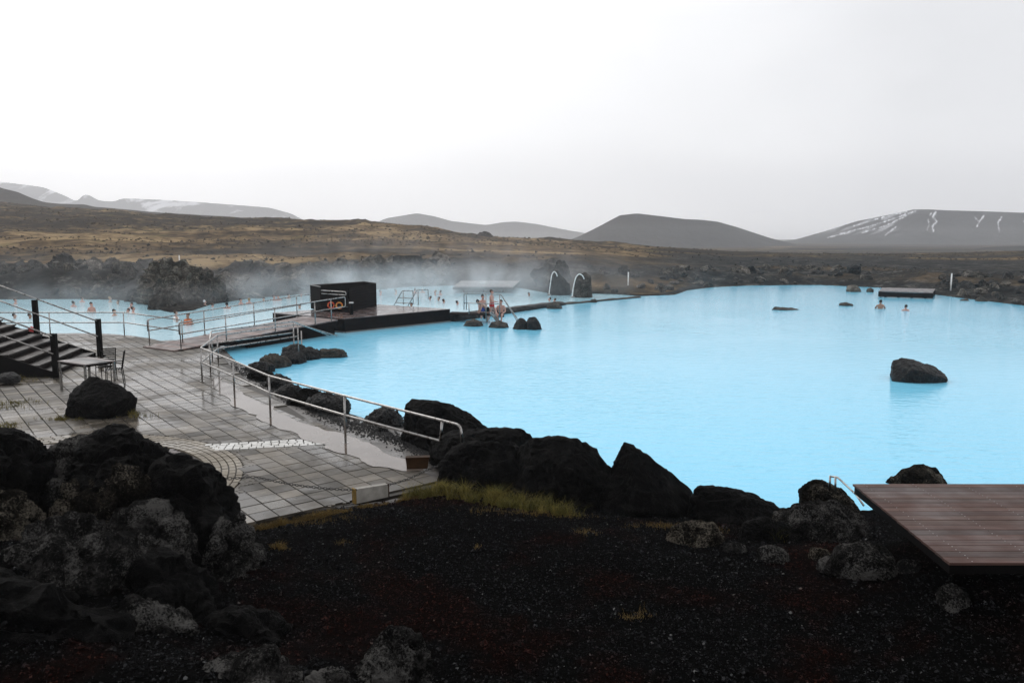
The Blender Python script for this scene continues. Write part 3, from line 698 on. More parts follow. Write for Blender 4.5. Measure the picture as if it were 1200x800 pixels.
for k, (ol, Y, th, mt, lb) in enumerate([
    ([(424, 502), (430, 486), (442, 475), (452, 471), (462, 477), (472, 490), (474, 502)], 18.6, .8, 'shore_rock', 'grey shore boulder beside the long black one at railing'),
    ([(429, 512), (434, 504), (446, 500), (456, 504), (460, 512)], 17.3, .4, 'lava', 'flat dark stone lying on the wet concrete'),
    ([(358, 484), (362, 464), (374, 455), (392, 457), (408, 467), (412, 478), (408, 488)], 19.6, .9, 'shore_rock', 'dark rounded rock with grey side behind the railing middle'),
    ([(336, 474), (342, 460), (356, 452), (372, 453), (380, 464), (380, 478)], 20.3, .8, 'lava', 'black angular rock next to the rounded rock at the shore'),
    ([(322, 466), (328, 452), (340, 447), (352, 452), (354, 466)], 21.4, .6, 'shore_rock', 'small wet rock before the black angular shore rock'),
    ([(308, 454), (314, 440), (328, 436), (340, 442), (342, 454)], 22.9, .6, 'shore_rock', 'low pebbly rock at the bend of the shore'),
    ([(286, 446), (292, 434), (304, 431), (318, 437), (320, 446)], 24.0, .6, 'lava', 'dark flat rock nearest the railing corner posts'),
    ([(328, 422), (333, 405), (344, 400), (360, 403), (373, 411), (376, 422)], 29.6, 1.2, 'shore_rock', 'dark long rock under the pool entry rails, farthest out'),
    ([(324, 426), (330, 412), (344, 408), (356, 414), (358, 426)], 28.6, .9, 'shore_rock', 'dark wedge rock between the two rounded inlet rocks'),
    ([(303, 430), (308, 416), (320, 411), (332, 415), (339, 423), (340, 431)], 27.6, .9, 'tan_rock', 'brown grey rounded rock at the mouth of the inlet'),
    ([(286, 436), (292, 425), (306, 422), (320, 426), (322, 436)], 26.5, .7, 'shore_rock', 'flat wet rock at the inner side of the inlet'),
    ([(398, 500), (402, 488), (412, 484), (422, 490), (424, 500)], 18.9, .4, 'lava', 'small black stone left of the grey shore boulder'),
    ([(368, 418), (376, 409), (390, 407), (402, 411), (406, 418)], 29.9, .7, 'tan_rock', 'pale pebbly rock tip running out into the pool')]):
    yb = max(p[1] for p in ol); ol = [(x, yb - (yb - y) * .82) for x, y in ol]
    hr(S, ol, Y, th * 1.15, M[mt], 50 + k, .11, label=lb, group=G_ls, crease=.7, jag=.12, inset=.74)
hr('boulder', [(76, 492), (78, 466), (90, 453), (104, 444), (121, 443), (139, 451), (154, 457), (157, 463), (148, 470), (147, 492)], 18.5, 1.3, M['lava'], 70, .045, label='single black boulder on the paving in front of the table', cat='boulder')
hr('boulder', [(1036, 450), (1038, 434), (1043, 425), (1056, 420), (1076, 423), (1095, 430), (1107, 438), (1106, 450)], 25.1, 1.5, M['shore_rock'], 71, .05, label='dark oval rock alone in the middle of the blue water', cat='boulder')
hr('boulder', [(600, 390), (604, 378), (609, 372), (615, 373), (619, 380), (621, 390)], 39.3, .8, M['shore_rock'], 72, .06, label='smaller of the two pointed rocks in the pool by stairs', cat='boulder')
hr('boulder', [(613, 390), (617, 374), (623, 369), (628, 371), (633, 380), (635, 390)], 39.1, .8, M['shore_rock'], 73, .06, label='taller of the two pointed rocks in the pool by stairs', cat='boulder')
hr('boulder', [(542, 384), (547, 376), (556, 374), (564, 377), (568, 384)], 40.6, 1.0, M['tan_rock'], 74, .05, label='low tan rock at the foot of the stone weir', cat='boulder')
hr('boulder', [(571, 387), (576, 377), (586, 376), (594, 379), (597, 387)], 39.9, 1.0, M['tan_rock'], 75, .05, label='low tan rock under the bottom of the pool stairs', cat='boulder')
hr('boulder', [(903, 365), (908, 360), (918, 360.5), (930, 361.5), (945, 365)], 49.8, 1.0, M['tan_rock'], 76, .04, label='thin tan rock barely breaking the water surface', cat='boulder')
hr('boulder', [(982, 361), (985, 355.5), (991, 354), (998, 356), (1001, 361)], 52.8, 1.0, M['tan_rock'], 77, .05, label='small tan rock in the water left of the bathing pair', cat='boulder')
hr('boulder', [(990, 343), (994, 335), (1002, 334), (1008, 338), (1010, 343)], 66.5, 1.2, M['far_rock'], 78, .06, label='dark rock in the water just off the low jetty', cat='boulder')
hr('boulder', [(1015, 343), (1017, 338), (1020, 337), (1023, 339), (1024, 343)], 66.0, .7, M['far_rock'], 79, .06, label='tiny dark rock between the dark rock and low jetty', cat='boulder')
hr('boulder', [(1140, 360), (1145, 349), (1150, 347), (1156, 351), (1160, 360)], 56.5, 1.0, M['far_rock'], 80, .06, label='dark rock at the shore edge past the low jetty', cat='boulder')
hr('boulder', [(1122, 357), (1126, 351), (1132, 350), (1136, 352), (1138, 357)], 57.0, .8, M['far_rock'], 81, .06, label='flat dark shore rock between jetty and shore edge rock', cat='boulder')
hr('standing_rock', [(642, 350), (644, 330), (648, 320), (653, 318), (660, 327), (667, 333), (669, 350)], 63.0, 1.6, M['far_rock'], 82, .06, label='tall black rock beside the first curved white spout', cat='rock')
hr('standing_rock', [(671, 352), (673, 332), (678, 322), (686, 320), (692, 324), (694, 352)], 60.5, 1.6, M['far_rock'], 83, .06, label='tall black rock beside the second curved white spout', cat='rock')
hr('crag', [(552, 285), (559, 278), (563, 273), (566, 276), (570, 271), (574, 274), (578, 280), (584, 285)], 186, 4, M['far_rock'], 84, .10, label='jagged dark crag on the moor skyline', cat='rock')
# pinnacles and the big mass beyond the far pool
for k, (ol, Y, lb) in enumerate([
    ([(60, 328), (63, 310), (70, 301), (78, 299), (85, 308), (90, 328)], 72, 'mottled lava pinnacle, leftmost above the far pool bank'),
    ([(100, 330), (104, 312), (109, 303), (115, 305), (119, 330)], 70, 'slim black pinnacle left of the broad pointed one'),
    ([(117, 326), (121, 312), (131, 302), (137, 308), (142, 326)], 72, 'broad pointed black pinnacle above the far pool bank'),
    ([(138, 328), (142, 313), (150, 308), (156, 316), (160, 328)], 72, 'low blocky lava lump right of the broad pinnacle'),
    ([(155, 330), (159, 310), (166, 303), (171, 308), (174, 330)], 70, 'upright lava block next to the great dark mass'),
    ([(166, 368), (172, 322), (184, 308), (202, 306), (222, 316), (236, 330), (240, 368)], 55, 'great dark lava mass jutting into the far pool'),
    ([(178, 372), (181, 350), (192, 342), (206, 346), (216, 372)], 51, 'lava block at the waterline under the great dark mass'),
    ([(212, 366), (218, 332), (230, 318), (244, 318), (256, 332), (262, 366)], 56, 'sloping lava shoulder of the great dark mass'),
    ([(240, 362), (246, 330), (262, 322), (280, 330), (288, 358)], 60, 'grey veined lava block past the dark shoulder'),
    ([(178, 371), (186, 364), (196, 364), (204, 371)], 50, 'pale low rock at the waterline below the dark mass'),
    ([(150, 358), (154, 342), (166, 335), (178, 342), (180, 358)], 57, 'grey boulder left of the great dark mass'),
    ([(646, 325), (651, 312), (655, 305), (661, 308), (665, 318), (668, 325)], 70, 'knobbly lava stack behind the curved spouts')]):
    hr('lava_block', ol, Y, 2.6, M['far_rock'], 90 + k, .14, L=.14, jag=.8, crease=.6, smooth=1, label=lb, cat='rock', group='lava blocks behind the far pool')
# the individual rocks of the rough bank
base_rocks = [ico_rock_mesh('bank_rock', M['far_rock'], 200 + k, 3, .34, 14) for k in range(12)]
def scatter_bank(n, x0, x1, label, hmin, hmax, d0=0.3, d1=9):
    c = 0; tries = 0
    while c < n and tries < 20000:
        tries += 1
        px = rng.uniform(x0, x1); i = int(np.interp(px, [600 + p[0] / p[1] * FPX for p in far_shore], np.arange(len(far_shore))))
        sx, sy = far_shore[i]; d = rng.uniform(d0, d1) ** 1.0
        Y = np.interp(px, [600 + p[0] / p[1] * FPX for p in far_shore], [p[1] for p in far_shore]) + d
        X = (px - 600) / FPX * Y
        s = rng.uniform(hmin, hmax) * (1.25 if d > 4 else .9)
        if 524 < px < 640 and d < 12: continue
        if 1020 < px < 1105 and d < 7: continue
        if 640 < px < 700 and d < 4: continue
        z = gz(X, Y)
        o = link('bank_rock', base_rocks[rng.integers(len(base_rocks))])
        o.location = (X, Y, z + s * .22); o.scale = (s * rng.uniform(.8, 1.5), s * rng.uniform(.8, 1.3), s * rng.uniform(.6, 1.05))
        o.rotation_euler = (rng.uniform(-.5, .5), rng.uniform(-.5, .5), rng.uniform(0, 6.28))
        tag(o, label, 'rock', label.split(',')[0] + ' group'); c += 1
for n_r, xa, xb, lb in ((34, -30, 170, 'dark lava rock in the bank under the black pinnacles'), (26, 262, 372, 'dark lava rock in the bank behind the wooden ramp'),
                       (44, 372, 530, 'dark lava rock in the steamy bank behind the shelter'), (26, 545, 645, 'dark lava rock in the bank above the grey jetty')):
    scatter_bank(n_r, xa, xb, lb, .34, .95, 3, 11)
    scatter_bank(int(n_r * .62), xa, xb, lb.replace('dark lava rock in', 'waterline lava rock at the foot of'), .22, .62, -.1, 3.2)
for n_r, xa, xb, lb in ((40, 690, 830, 'low black lava rock on the shore beside the first marker post'), (50, 830, 1025, 'low black lava rock on the flat shore behind the open water'),
                       (40, 1100, 1210, 'low black lava rock on the shore past the low jetty')):
    scatter_bank(n_r, xa, xb, lb, .18, .55, .5, 16)

# ------------------------------------------------------------------ paving
path_slab = MB()
pp = path_poly
me = bpy.data.meshes.new('path')
bm = bmesh.new()
bot = [bm.verts.new((x, y, -.4)) for x, y in pp]; top = [bm.verts.new((x, y, .322)) for x, y in pp]
bm.faces.new(top); n_ = len(pp)
for i in range(n_): bm.faces.new((bot[i], bot[(i + 1) % n_], top[(i + 1) % n_], top[i]))
bmesh.ops.triangulate(bm, faces=[f for f in bm.faces if len(f.verts) > 4]); bmesh.ops.recalc_face_normals(bm, faces=bm.faces)
bm.to_mesh(me); bm.free(); me.materials.append(M['joint'])
path = tag(link('path', me), 'wet grey paved terrace beside the pools', kind='structure')
u_ = np.array([math.cos(TANG), math.sin(TANG)]); v_ = np.array([-math.sin(TANG), math.cos(TANG)])
ii, jj = np.meshgrid(np.arange(-60, 60), np.arange(-20, 110), indexing='ij')
CX = (ii + .5) * TILE; CY = (jj + .5) * TILE
WX = (CX * u_[0] + CY * v_[0]).ravel(); WY = (CX * u_[1] + CY * v_[1]).ravel()
sdp = poly_sdf(WX, WY, path_poly)
rc = np.hypot(WX - circ_c[0], WY - circ_c[1])
bd = np.array([math.cos(R(13)), math.sin(R(13))]); b0 = np.array([-6.15, 15.42])
bt = (WX - b0[0]) * bd[0] + (WY - b0[1]) * bd[1]; bn = -(WX - b0[0]) * bd[1] + (WY - b0[1]) * bd[0]
RINGS = 5; RW = .125; R_OUT = circ_r + RINGS * RW
ok = (sdp < -.17) & (rc > R_OUT + .12) & ~((bt > -.5) & (bt < 2.75) & (np.abs(bn) < .33))
px_ = 600 + WX / WY * FPX; ok &= (px_ > -70)
# the rim of the rings and the band is filled with cut pieces (kept as small cubes of paving, joined)
sel = np.where(ok)[0]
sel = sel[np.argsort(WY[sel] + 1e-3 * np.abs(WX[sel]))]
vis = [i for i in sel if not (px_[i] < 262 and WY[i] < 13.0) and px_[i] > 0]      # behind the outcrop: nothing shown
near_tiles = vis[:300]; rest = [i for i in sel if i not in set(near_tiles)]
tmesh = MB().box((0, 0, 0), (TILE - .018, TILE - .018, .06), bev=.005).mesh('paving_tile', M['tile'])
for i in near_tiles:
    o = link('paving_tile', tmesh, path)
    o.location = (WX[i], WY[i], .322 + rng.uniform(-.003, .004)); o.rotation_euler = (rng.normal(0, .004), rng.normal(0, .004), TANG)
def joined_boxes(name, cx, cy, ang, sx, sy, z, h, mat, parent):
    n = len(cx); cx, cy, ang, sx, sy = [np.broadcast_to(np.asarray(a, float), (n,)) for a in (cx, cy, ang, sx, sy)]
    zt = z + rng.uniform(-.003, .004, n)
    c, s = np.cos(ang), np.sin(ang); V = []
    for (a, b, zz) in ((-.5, -.5, -1), (.5, -.5, -1), (.5, .5, -1), (-.5, .5, -1), (-.5, -.5, 0), (.5, -.5, 0), (.5, .5, 0), (-.5, .5, 0)):
        k = .97 if zz == 0 else 1
        V.append(np.stack([cx + (a * sx * c - b * sy * s) * k, cy + (a * sx * s + b * sy * c) * k, zt + (zz * h)], -1))
    V = np.stack(V, 1).reshape(-1, 3)
    f = np.array([(4, 5, 6, 7), (0, 1, 5, 4), (1, 2, 6, 5), (2, 3, 7, 6), (3, 0, 4, 7)])
    F = (np.arange(n)[:, None, None] * 8 + f[None]).reshape(-1, 4)
    o = link(name, np_mesh(name, V, F, mat, False), parent); o['kind'] = 'stuff'; return o
joined_boxes('far_paving', WX[rest], WY[rest], TANG, TILE - .018, TILE - .018, .352, .05, M['tile'], path)
# rings of cobbles
cx, cy, an, wx_, wy_ = [], [], [], [], []
for k in range(RINGS):
    rr = circ_r + (k + .5) * RW; n = int(2 * math.pi * rr / .20)
    for j in range(n):
        t = 2 * math.pi * (j + .5 * (k % 2)) / n
        cx.append(circ_c[0] + rr * math.cos(t)); cy.append(circ_c[1] + rr * math.sin(t)); an.append(t); wx_.append(RW - .02); wy_.append(2 * math.pi * rr / n - .018)
joined_boxes('cobble_rings', cx, cy, an, wx_, wy_, .353, .05, M['cobble'], path)
# red brown disc of small bricks
gx, gy = np.meshgrid(np.arange(-3.22, 3.23, .21), np.arange(-3.22, 3.23, .11), indexing='ij'); gx = gx + (np.arange(gx.shape[1]) % 2)[None] * .105
g_ok = np.hypot(gx, gy) < circ_r - .09
joined_boxes('brick_disc', gx[g_ok] + circ_c[0], gy[g_ok] + circ_c[1], 0, .198, .098, .3525, .05, M['redpaver'], path)
# white setts
cx, cy, wx_ = [], [], []
for row in range(4):
    t = -.35 + .07 * (row % 2)
    while t < 2.7:
        w = rng.uniform(.12, .2); q = (row - 1.5) * .135
        cx.append(b0[0] + bd[0] * (t + w / 2) - bd[1] * q); cy.append(b0[1] + bd[1] * (t + w / 2) + bd[0] * q); wx_.append(w - .02); t += w
kk = [k for k in range(len(cx)) if math.hypot(cx[k] - circ_c[0], cy[k] - circ_c[1]) > R_OUT - .14]
joined_boxes('white_setts', [cx[k] for k in kk], [cy[k] for k in kk], R(13), [wx_[k] for k in kk], .115, .3575, .05, M['sett'], path)
# cut slivers that fill the gaps between grid and curves
gx, gy = np.meshgrid(np.arange(-13, -2.5, .05), np.arange(8.6, 18, .05), indexing='ij'); gx, gy = gx.ravel(), gy.ravel()
rcg = np.hypot(gx - circ_c[0], gy - circ_c[1]); btg = (gx - b0[0]) * bd[0] + (gy - b0[1]) * bd[1]; bng = -(gx - b0[0]) * bd[1] + (gy - b0[1]) * bd[0]
sdg = poly_sdf(gx, gy, path_poly)
ci = np.floor((gx * u_[0] + gy * u_[1]) / TILE); cj = np.floor((gx * v_[0] + gy * v_[1]) / TILE)
taken = set(zip(ii.ravel()[sel].tolist(), jj.ravel()[sel].tolist()))
free = np.array([(a, b) not in taken for a, b in zip(ci, cj)])
band_g = (btg > -.4) & (btg < 2.72) & (np.abs(bng) < .30)
fl = free & (rcg > R_OUT + .015) & ~band_g & (sdg < -.05)
joined_boxes('cut_paving', gx[fl], gy[fl], 0, .0498, .0498, .349, .05, M['tile'], path)

# puddle over the outer edge of the paving
pud = W2([(254, 441), (266, 448), (290, 462), (318, 480), (352, 496), (392, 506), (424, 514), (452, 528), (478, 541), (490, 551), (466, 552), (436, 545), (404, 533),
          (378, 524), (352, 512), (330, 503), (304, 492), (278, 478), (256, 462), (246, 450)], .36)
def wobble(poly, amp, n=6, seed=3):
    out = []
    for i in range(len(poly)):
        a, b = np.array(poly[i]), np.array(poly[(i + 1) % len(poly)])
        for k in range(n):
            p = a + (b - a) * k / n; q = np.array([[p[0] * 2.3, p[1] * 2.3, seed]])
            out.append((p[0] + amp * fbm(q, 3, seed)[0], p[1] + amp * fbm(q + 31, 3, seed)[0]))
    return out
tag(link('puddle', flat_poly('puddle', wobble(pud, .22), .3625, M['puddle'])), 'shallow muddy puddle along the railing', kind='structure')
con = W2([(262, 420), (276, 428), (296, 441), (322, 456), (352, 474), (400, 491), (440, 500), (486, 516), (520, 532), (540, 570), (520, 566), (486, 548), (440, 526), (400, 506), (358, 489), (320, 465), (292, 447), (272, 431)], .3)
cme = bpy.data.meshes.new('concrete_apron')
# ------------------------------------------------------------------ gravel and grass
def scatter_mesh(name, X, Y, Z, size, mat, seed):
    r = np.random.default_rng(seed); n = len(X)
    base = np.array([(1, 0, 0), (-1, 0, 0), (0, 1, 0), (0, -1, 0), (0, 0, 1), (0, 0, -1)], float)
    f = np.array([(0, 2, 4), (2, 1, 4), (1, 3, 4), (3, 0, 4), (2, 0, 5), (1, 2, 5), (3, 1, 5), (0, 3, 5)])
    V = base[None] * (size[:, None, None] * r.uniform(.5, 1.15, (n, 6, 1))) + r.normal(0, .16, (n, 6, 3)) * size[:, None, None]
    a = r.uniform(0, 6.28, n); c, s = np.cos(a)[:, None], np.sin(a)[:, None]
    V = np.stack([V[..., 0] * c - V[..., 1] * s, V[..., 0] * s + V[..., 1] * c, V[..., 2] * .7], -1) + np.stack([X, Y, Z], -1)[:, None]
    F = (np.arange(n)[:, None, None] * 6 + f[None]).reshape(-1, 3)
    return np_mesh(name, V.reshape(-1, 3), F, mat, False)
n = 125000
gy = 5.3 + 7.9 * rng.uniform(0, 1, n) ** .8; gx = (rng.uniform(-640, 760, n)) / FPX * gy
gzv, _, sdw, sdp_ = ground_height(gx, gy)
k = (sdp_ > .12) & (sdw > .25); gx, gy, gzv = gx[k], gy[k], gzv[k]
sz = .008 + .016 * rng.uniform(0, 1, len(gx)) ** 3 + .045 * (rng.uniform(0, 1, len(gx)) > .986) * rng.uniform(.4, 1, len(gx))
tag(link('gravel', scatter_mesh('gravel', gx, gy, gzv + sz * .25, sz, M['cinder'], 5)), 'loose black and reddish cinder gravel', 'gravel', kind='stuff')
# coarse pebbles on the wet concrete edge
n = 5000; t = rng.uniform(0, 1, n)
sp_px = rng.uniform(270, 520, n); sp_py = np.interp(sp_px, [270, 330, 400, 460, 520], [424, 458, 494, 512, 540]) + rng.normal(0, 5, n)
pp3 = np.array([tuple(P(a, b, .25)) for a, b in zip(sp_px, sp_py)])
zz, _, sdw, sdp_ = ground_height(pp3[:, 0], pp3[:, 1]); k = (sdw > .1) & (sdp_ > .05)
szp = rng.uniform(.012, .04, k.sum())
tag(link('pebbles', scatter_mesh('pebbles', pp3[k, 0], pp3[k, 1], zz[k] + .005, szp, M['shore_rock'], 6)), 'small dark pebbles strewn along the wet shore', 'pebbles', kind='stuff')

def blades(X, Y, Z, h, mat, name, seed, lean=1.1, w=.004):
    r = np.random.default_rng(seed); n = len(X)
    a = r.uniform(0, 6.28, n); b = r.uniform(0, 6.28, n); l = lean * r.uniform(.2, 1, n) * h
    dx, dy = np.cos(a) * w, np.sin(a) * w; lx, ly = np.cos(b) * l, np.sin(b) * l
    P0 = np.stack([X - dx, Y - dy, Z - .01], -1); P1 = np.stack([X + dx, Y + dy, Z - .01], -1)
    m = np.stack([X + lx * .35, Y + ly * .35, Z + h * .6], -1); d = np.stack([dx, dy, 0 * dx], -1) * .7
    tip = np.stack([X + lx, Y + ly, Z + h * r.uniform(.8, 1, n)], -1)
    V = np.stack([P0, P1, m + d, m - d, tip, tip + d * .15], 1).reshape(-1, 3)
    o6 = np.arange(n)[:, None] * 6
    F = np.concatenate([o6 + np.array([[0, 1, 2, 3]]), o6 + np.array([[3, 2, 5, 4]])], 0)
    return np_mesh(name, V, F, mat, True)
def grass_patch(name, spots, mat, label, seed, hh, w=.0028, mul=3):
    """spots: (px, py, z guess, radius along, radius across, count)"""
    r = np.random.default_rng(seed); X, Y = [], []
    for (px, py, rx, ry, c) in spots:
        o = P(px, py, .45); 
        c = c * mul; X.append(o.x + r.normal(0, rx, c)); Y.append(o.y + r.normal(0, ry, c))
    X, Y = np.concatenate(X), np.concatenate(Y)
    z, _, sdw, sdp_ = ground_height(X, Y); z = np.where(sdp_ < 0, .35, z)
    k = (sdw > .1) & (vn(np.stack([X * 7, Y * 7, X * 0 + seed], -1), seed) + .5 * vn(np.stack([X * 19, Y * 19, X * 0], -1), seed + 1) > (-.45 if 'gold' in label else -.15)); X, Y, z = X[k], Y[k], z[k]
    h = hh * (.22 + 1.15 * r.uniform(0, 1, len(X)) ** 2.0) * (.75 + .5 * vn(np.stack([X * 5, Y * 5, X * 0], -1), seed + 4))
    tag(link(name, blades(X, Y, z, h, mat, name, seed, w=w)), label, 'grass', kind='stuff')
edge = []
for t in np.linspace(0, 1, 46):
    px = 298 + (486 - 298) * t; py = 611 + (578 - 611) * t
    edge.append((px, py + 1.5, .07, .05, 75))
grass_patch('dry_grass', edge + [(328, 650, .05, .04, 90), (402, 637, .06, .04, 60), (690, 628, .08, .05, 60), (800, 608, .25, .08, 260), (828, 612, .15, .06, 160), (760, 612, .2, .08, 120), (745, 725, .10, .05, 70), (560, 640, .03, .03, 20), (380, 610, .3, .1, 120), (620, 600, .5, .08, 250)],
            M['grass_gold'], 'short gold grass fringing the paving edge', 11, .075)
grass_patch('green_grass', [(490, 578, .12, .08, 500), (520, 574, .2, .12, 1300), (552, 577, .22, .12, 1500), (585, 580, .22, .12, 1400), (615, 588, .22, .10, 900), (645, 597, .18, .07, 450), (908, 628, .06, .04, 160)],
            M['grass_green'], 'yellow green grass tuft in front of the black boulders', 12, .21, .0032, 4)
grass_patch('weeds', [(75, 486, .25, .1, 400), (150, 482, .25, .12, 400), (4, 440, .5, .3, 700), (10, 470, .3, .3, 500), (2, 495, .2, .2, 400), (22, 438, .15, .15, 200)],
            M['grass_green'], 'low yellowish weeds growing from the paving joints', 13, .12, .006, 2)
# heath tussocks on the moor
n = 12000
ty = 72 * (300 / 72) ** rng.uniform(0, 1, n); tx = rng.uniform(-720, 720, n) / FPX * ty
tz, reg, sdw, _ = ground_height(tx, ty); k = (reg[:, 0] > .35) & (sdw > 8) & (vn(np.stack([tx * .04, ty * .09, tx * 0], -1), 14) > -.1)
tx, ty, tz = tx[k], ty[k], tz[k]; ts = rng.uniform(.10, .28, len(tx)) * np.clip(ty / 110, .7, 1.5)
tag(link('heath', scatter_mesh('heath', tx, ty, tz + ts * .1, ts, M['tussock'], 8)), 'brown heath tussocks scattered over the moor', 'heath', kind='stuff')
n = 2400
ty = 66 * (330 / 66) ** rng.uniform(0, 1, n); tx = rng.uniform(-720, 720, n) / FPX * ty
tz, reg, sdw, _ = ground_height(tx, ty); k = (sdw > 1) & (vn(np.stack([tx * .05, ty * .05, tx * 0], -1), 4) > -.1)
tx, ty, tz = tx[k], ty[k], tz[k]; ts = rng.uniform(.12, .42, len(tx)) ** 1.2
tag(link('rubble', scatter_mesh('rubble', tx, ty, tz + ts * .15, ts, M['far_rock'], 9)), 'small dark lava rubble strewn over moor and shore', 'rubble', kind='stuff')

# ------------------------------------------------------------------ railings
def railing(name, label, rails, posts, cat='railing', group=None, r_rail=.024, r_post=.024, plates=True, mat=None):
    """rails: list of (part name, path, corner radius); posts: list of (base, top)"""
    o0 = Vector(posts[0][0]); root = empty(name, o0, label, cat, group); mat = mat or M['steel']
    for nm, p, cr_ in rails:
        MB().tube(rounded([Vector(q) - o0 for q in p], cr_), r_rail, 8).obj(nm, mat, root, smooth=True)
    for b, t in posts:
        ob = MB().tube([Vector(b) - o0, Vector(t) - o0], r_post, 8).obj('post', mat, root, smooth=True)
        if plates: MB().tube([Vector(b) - o0 + Vector((0, 0, .001)), Vector(b) - o0 + Vector((0, 0, .014))], .07, 12).obj('base_plate', mat, ob)
    return root
ZP = .352
def G(px, py, z=ZP): return P(px, py, z)
c0 = G(237, 447); p1 = G(275, 466); p2 = G(317, 489); p3 = G(405, 519); 
up = lambda p, h: Vector((p.x, p.y, ZP + h))
cB = Vector((-9.55, 25.6, ZP))
endB = Vector((-6.95, 31.4, 0)); 
eTop = Q(540, 498, 13.5); eLow = Q(516, 516.5, 13.8)
railing('handrail', 'long steel handrail curving from the pool entry to black boulders',
        [('top_rail', [endB + Vector((0, 0, .62)), up(cB + Vector((1.7, 3.4, 0)), 1.0), up(cB, 1.0), up(c0, .99), up(p1, .98), up(p2, .98), up(p3, .98), eTop, Q(541.5, 518, 13.45)], .12),
         ('lower_rail', [up(cB + Vector((1.7, 3.4, 0)), .55), up(cB, .57), up(c0, .57), up(p1, .57), up(p2, .58), up(p3, .58), eLow], .12), ('end_post', [eLow, Q(518, 494, 13.8)], .02)],
        [(c0, up(c0, .98)), (p1, up(p1, .97)), (p2, up(p2, .97)), (p3, up(p3, .97)), (cB, up(cB, 1.0)),
         (Vector((cB.x + 1.7, cB.y + 3.4, -.3)), up(cB + Vector((1.7, 3.4, 0)), 1.0))])
dA = Vector((-.55, .95, 0)); cA = cB + dA
railing('entry_rail', 'short second steel rail running down into the pool by inlet',
        [('top_rail', [up(G(247, 440), .97), up(cA, 1.02), up(cA + Vector((1.8, 3.5, 0)), .99), Vector((-7.4, 31.9, .58))], .12),
         ('lower_rail', [up(cA, .6), up(cA + Vector((1.8, 3.5, 0)), .56)], .1)],
        [(G(247, 440), up(G(247, 440), .97)), (cA, up(cA, 1.02)), (Vector((cA.x + 1.8, cA.y + 3.5, -.3)), up(cA + Vector((1.8, 3.5, 0)), .98)),
         (Vector((-8.1, 30.4, -.3)), Vector((-8.1, 30.4, .93)))])
# ramp geometry
rA, rB = Vector((-12.35, 28.8, .40)), Vector((-8.1, 36.9, .70))      # right edge
lA, lB = Vector((-14.0, 29.9, .40)), Vector((-10.15, 38.6, .70))     # left edge
def along(a, b, t, dz=0): q = a.lerp(b, t); return Vector((q.x, q.y, q.z + dz))
e = lambda t, dz: along(rA, rB, t, dz)
l_ = lambda t, dz: along(lA, lB, t, dz)
railing('ramp_railing', 'steel railing on the pool entry side of the wooden ramp',
        [('top_rail', [e(.03, .56), e(.03, .98), e(.985, 1.0), e(1.06, 1.0), e(1.06, .55), e(.97, .55)], .08), ('lower_rail', [e(.03, .56), e(.5, .55), e(.97, .55)], .05)],
        [(e(t, 0), e(t, .98)) for t in (.035, .27, .56, .83, .95)], group='railings of the wooden ramp')
railing('ramp_railing', 'steel railing on the crowded pool side of the wooden ramp',
        [('top_rail', [l_(.03, .56), l_(.03, .98), l_(.98, 1.02), l_(1.06, 1.0), l_(1.06, .6), l_(.97, .58)], .08), ('lower_rail', [l_(.03, .56), l_(.5, .56), l_(.97, .58)], .05)],
        [(l_(t, 0), l_(t, .98)) for t in (.035, .33, .64, .95)], group='railings of the wooden ramp')
f0, f1, f2, f3 = G(212, 404), G(147.5, 392.8), G(61, 393), G(-60, 393)
railing('pool_fence_rail', 'two bar steel railing along the far pool edge by stairs',
        [('top_rail', [up(f0, .98), up(f1, .98), up(f2, .98), up(f3, .98)], .1), ('lower_rail', [up(f0, .55), up(f1, .55), up(f2, .55), up(f3, .55)], .1)],
        [(q + Vector((.12, -.1, 0)) if i == 0 else q + Vector((0, -.12, 0)), up(q + Vector((.12 if i == 0 else 0, -.1, 0)), .98)) for i, q in enumerate((f0, f1, f2, f3))])

# ------------------------------------------------------------------ ramp
ramp = empty('ramp', rA, 'wet brown plank ramp rising to the dark platform', 'ramp')
nr = 46; TH = .05
bm_mesh = None
for i in range(nr):
    t0, t1 = i / nr + .0012, (i + 1) / nr - .0012
    a, b, c, d = [q - rA for q in (e(t0, 0), e(t1, 0), l_(t1, 0), l_(t0, 0))]
    dn = Vector((0, 0, -TH)); MB().prism([a + dn, b + dn, c + dn, d + dn], [a, b, c, d]).obj('plank', M['ramp_wood'], ramp)
for s_, (fa) in enumerate((e, l_)):
    o_ = Vector((-.09, .05, 0)) * (1 if s_ == 0 else -1)
    a, b = fa(0.01, -.06) - rA + o_, fa(1, -.06) - rA + o_
    w = Vector((.06, -.03, 0)); h = Vector((0, 0, -.34)); h0 = Vector((0, 0, -.05))
    MB().prism([a + h0, b + h, b + h + w, a + h0 + w], [a, b, b + w, a + w]).obj('stringer', M['black_wood'], ramp)
# dark support wall under the upper half of the ramp
a, b, c, d = [q - rA for q in (e(.42, -.06), e(1, -.06), l_(1, -.06), l_(.42, -.06))]
ins = Vector((-.2, .12, 0)); low = lambda q: Vector((q.x, q.y, -rA.z - .4))
MB().prism([low(a + ins), low(b + ins), low(c - ins), low(d - ins)], [a + ins, b + ins, c - ins, d - ins]).obj('support', M['black_wood'], ramp)

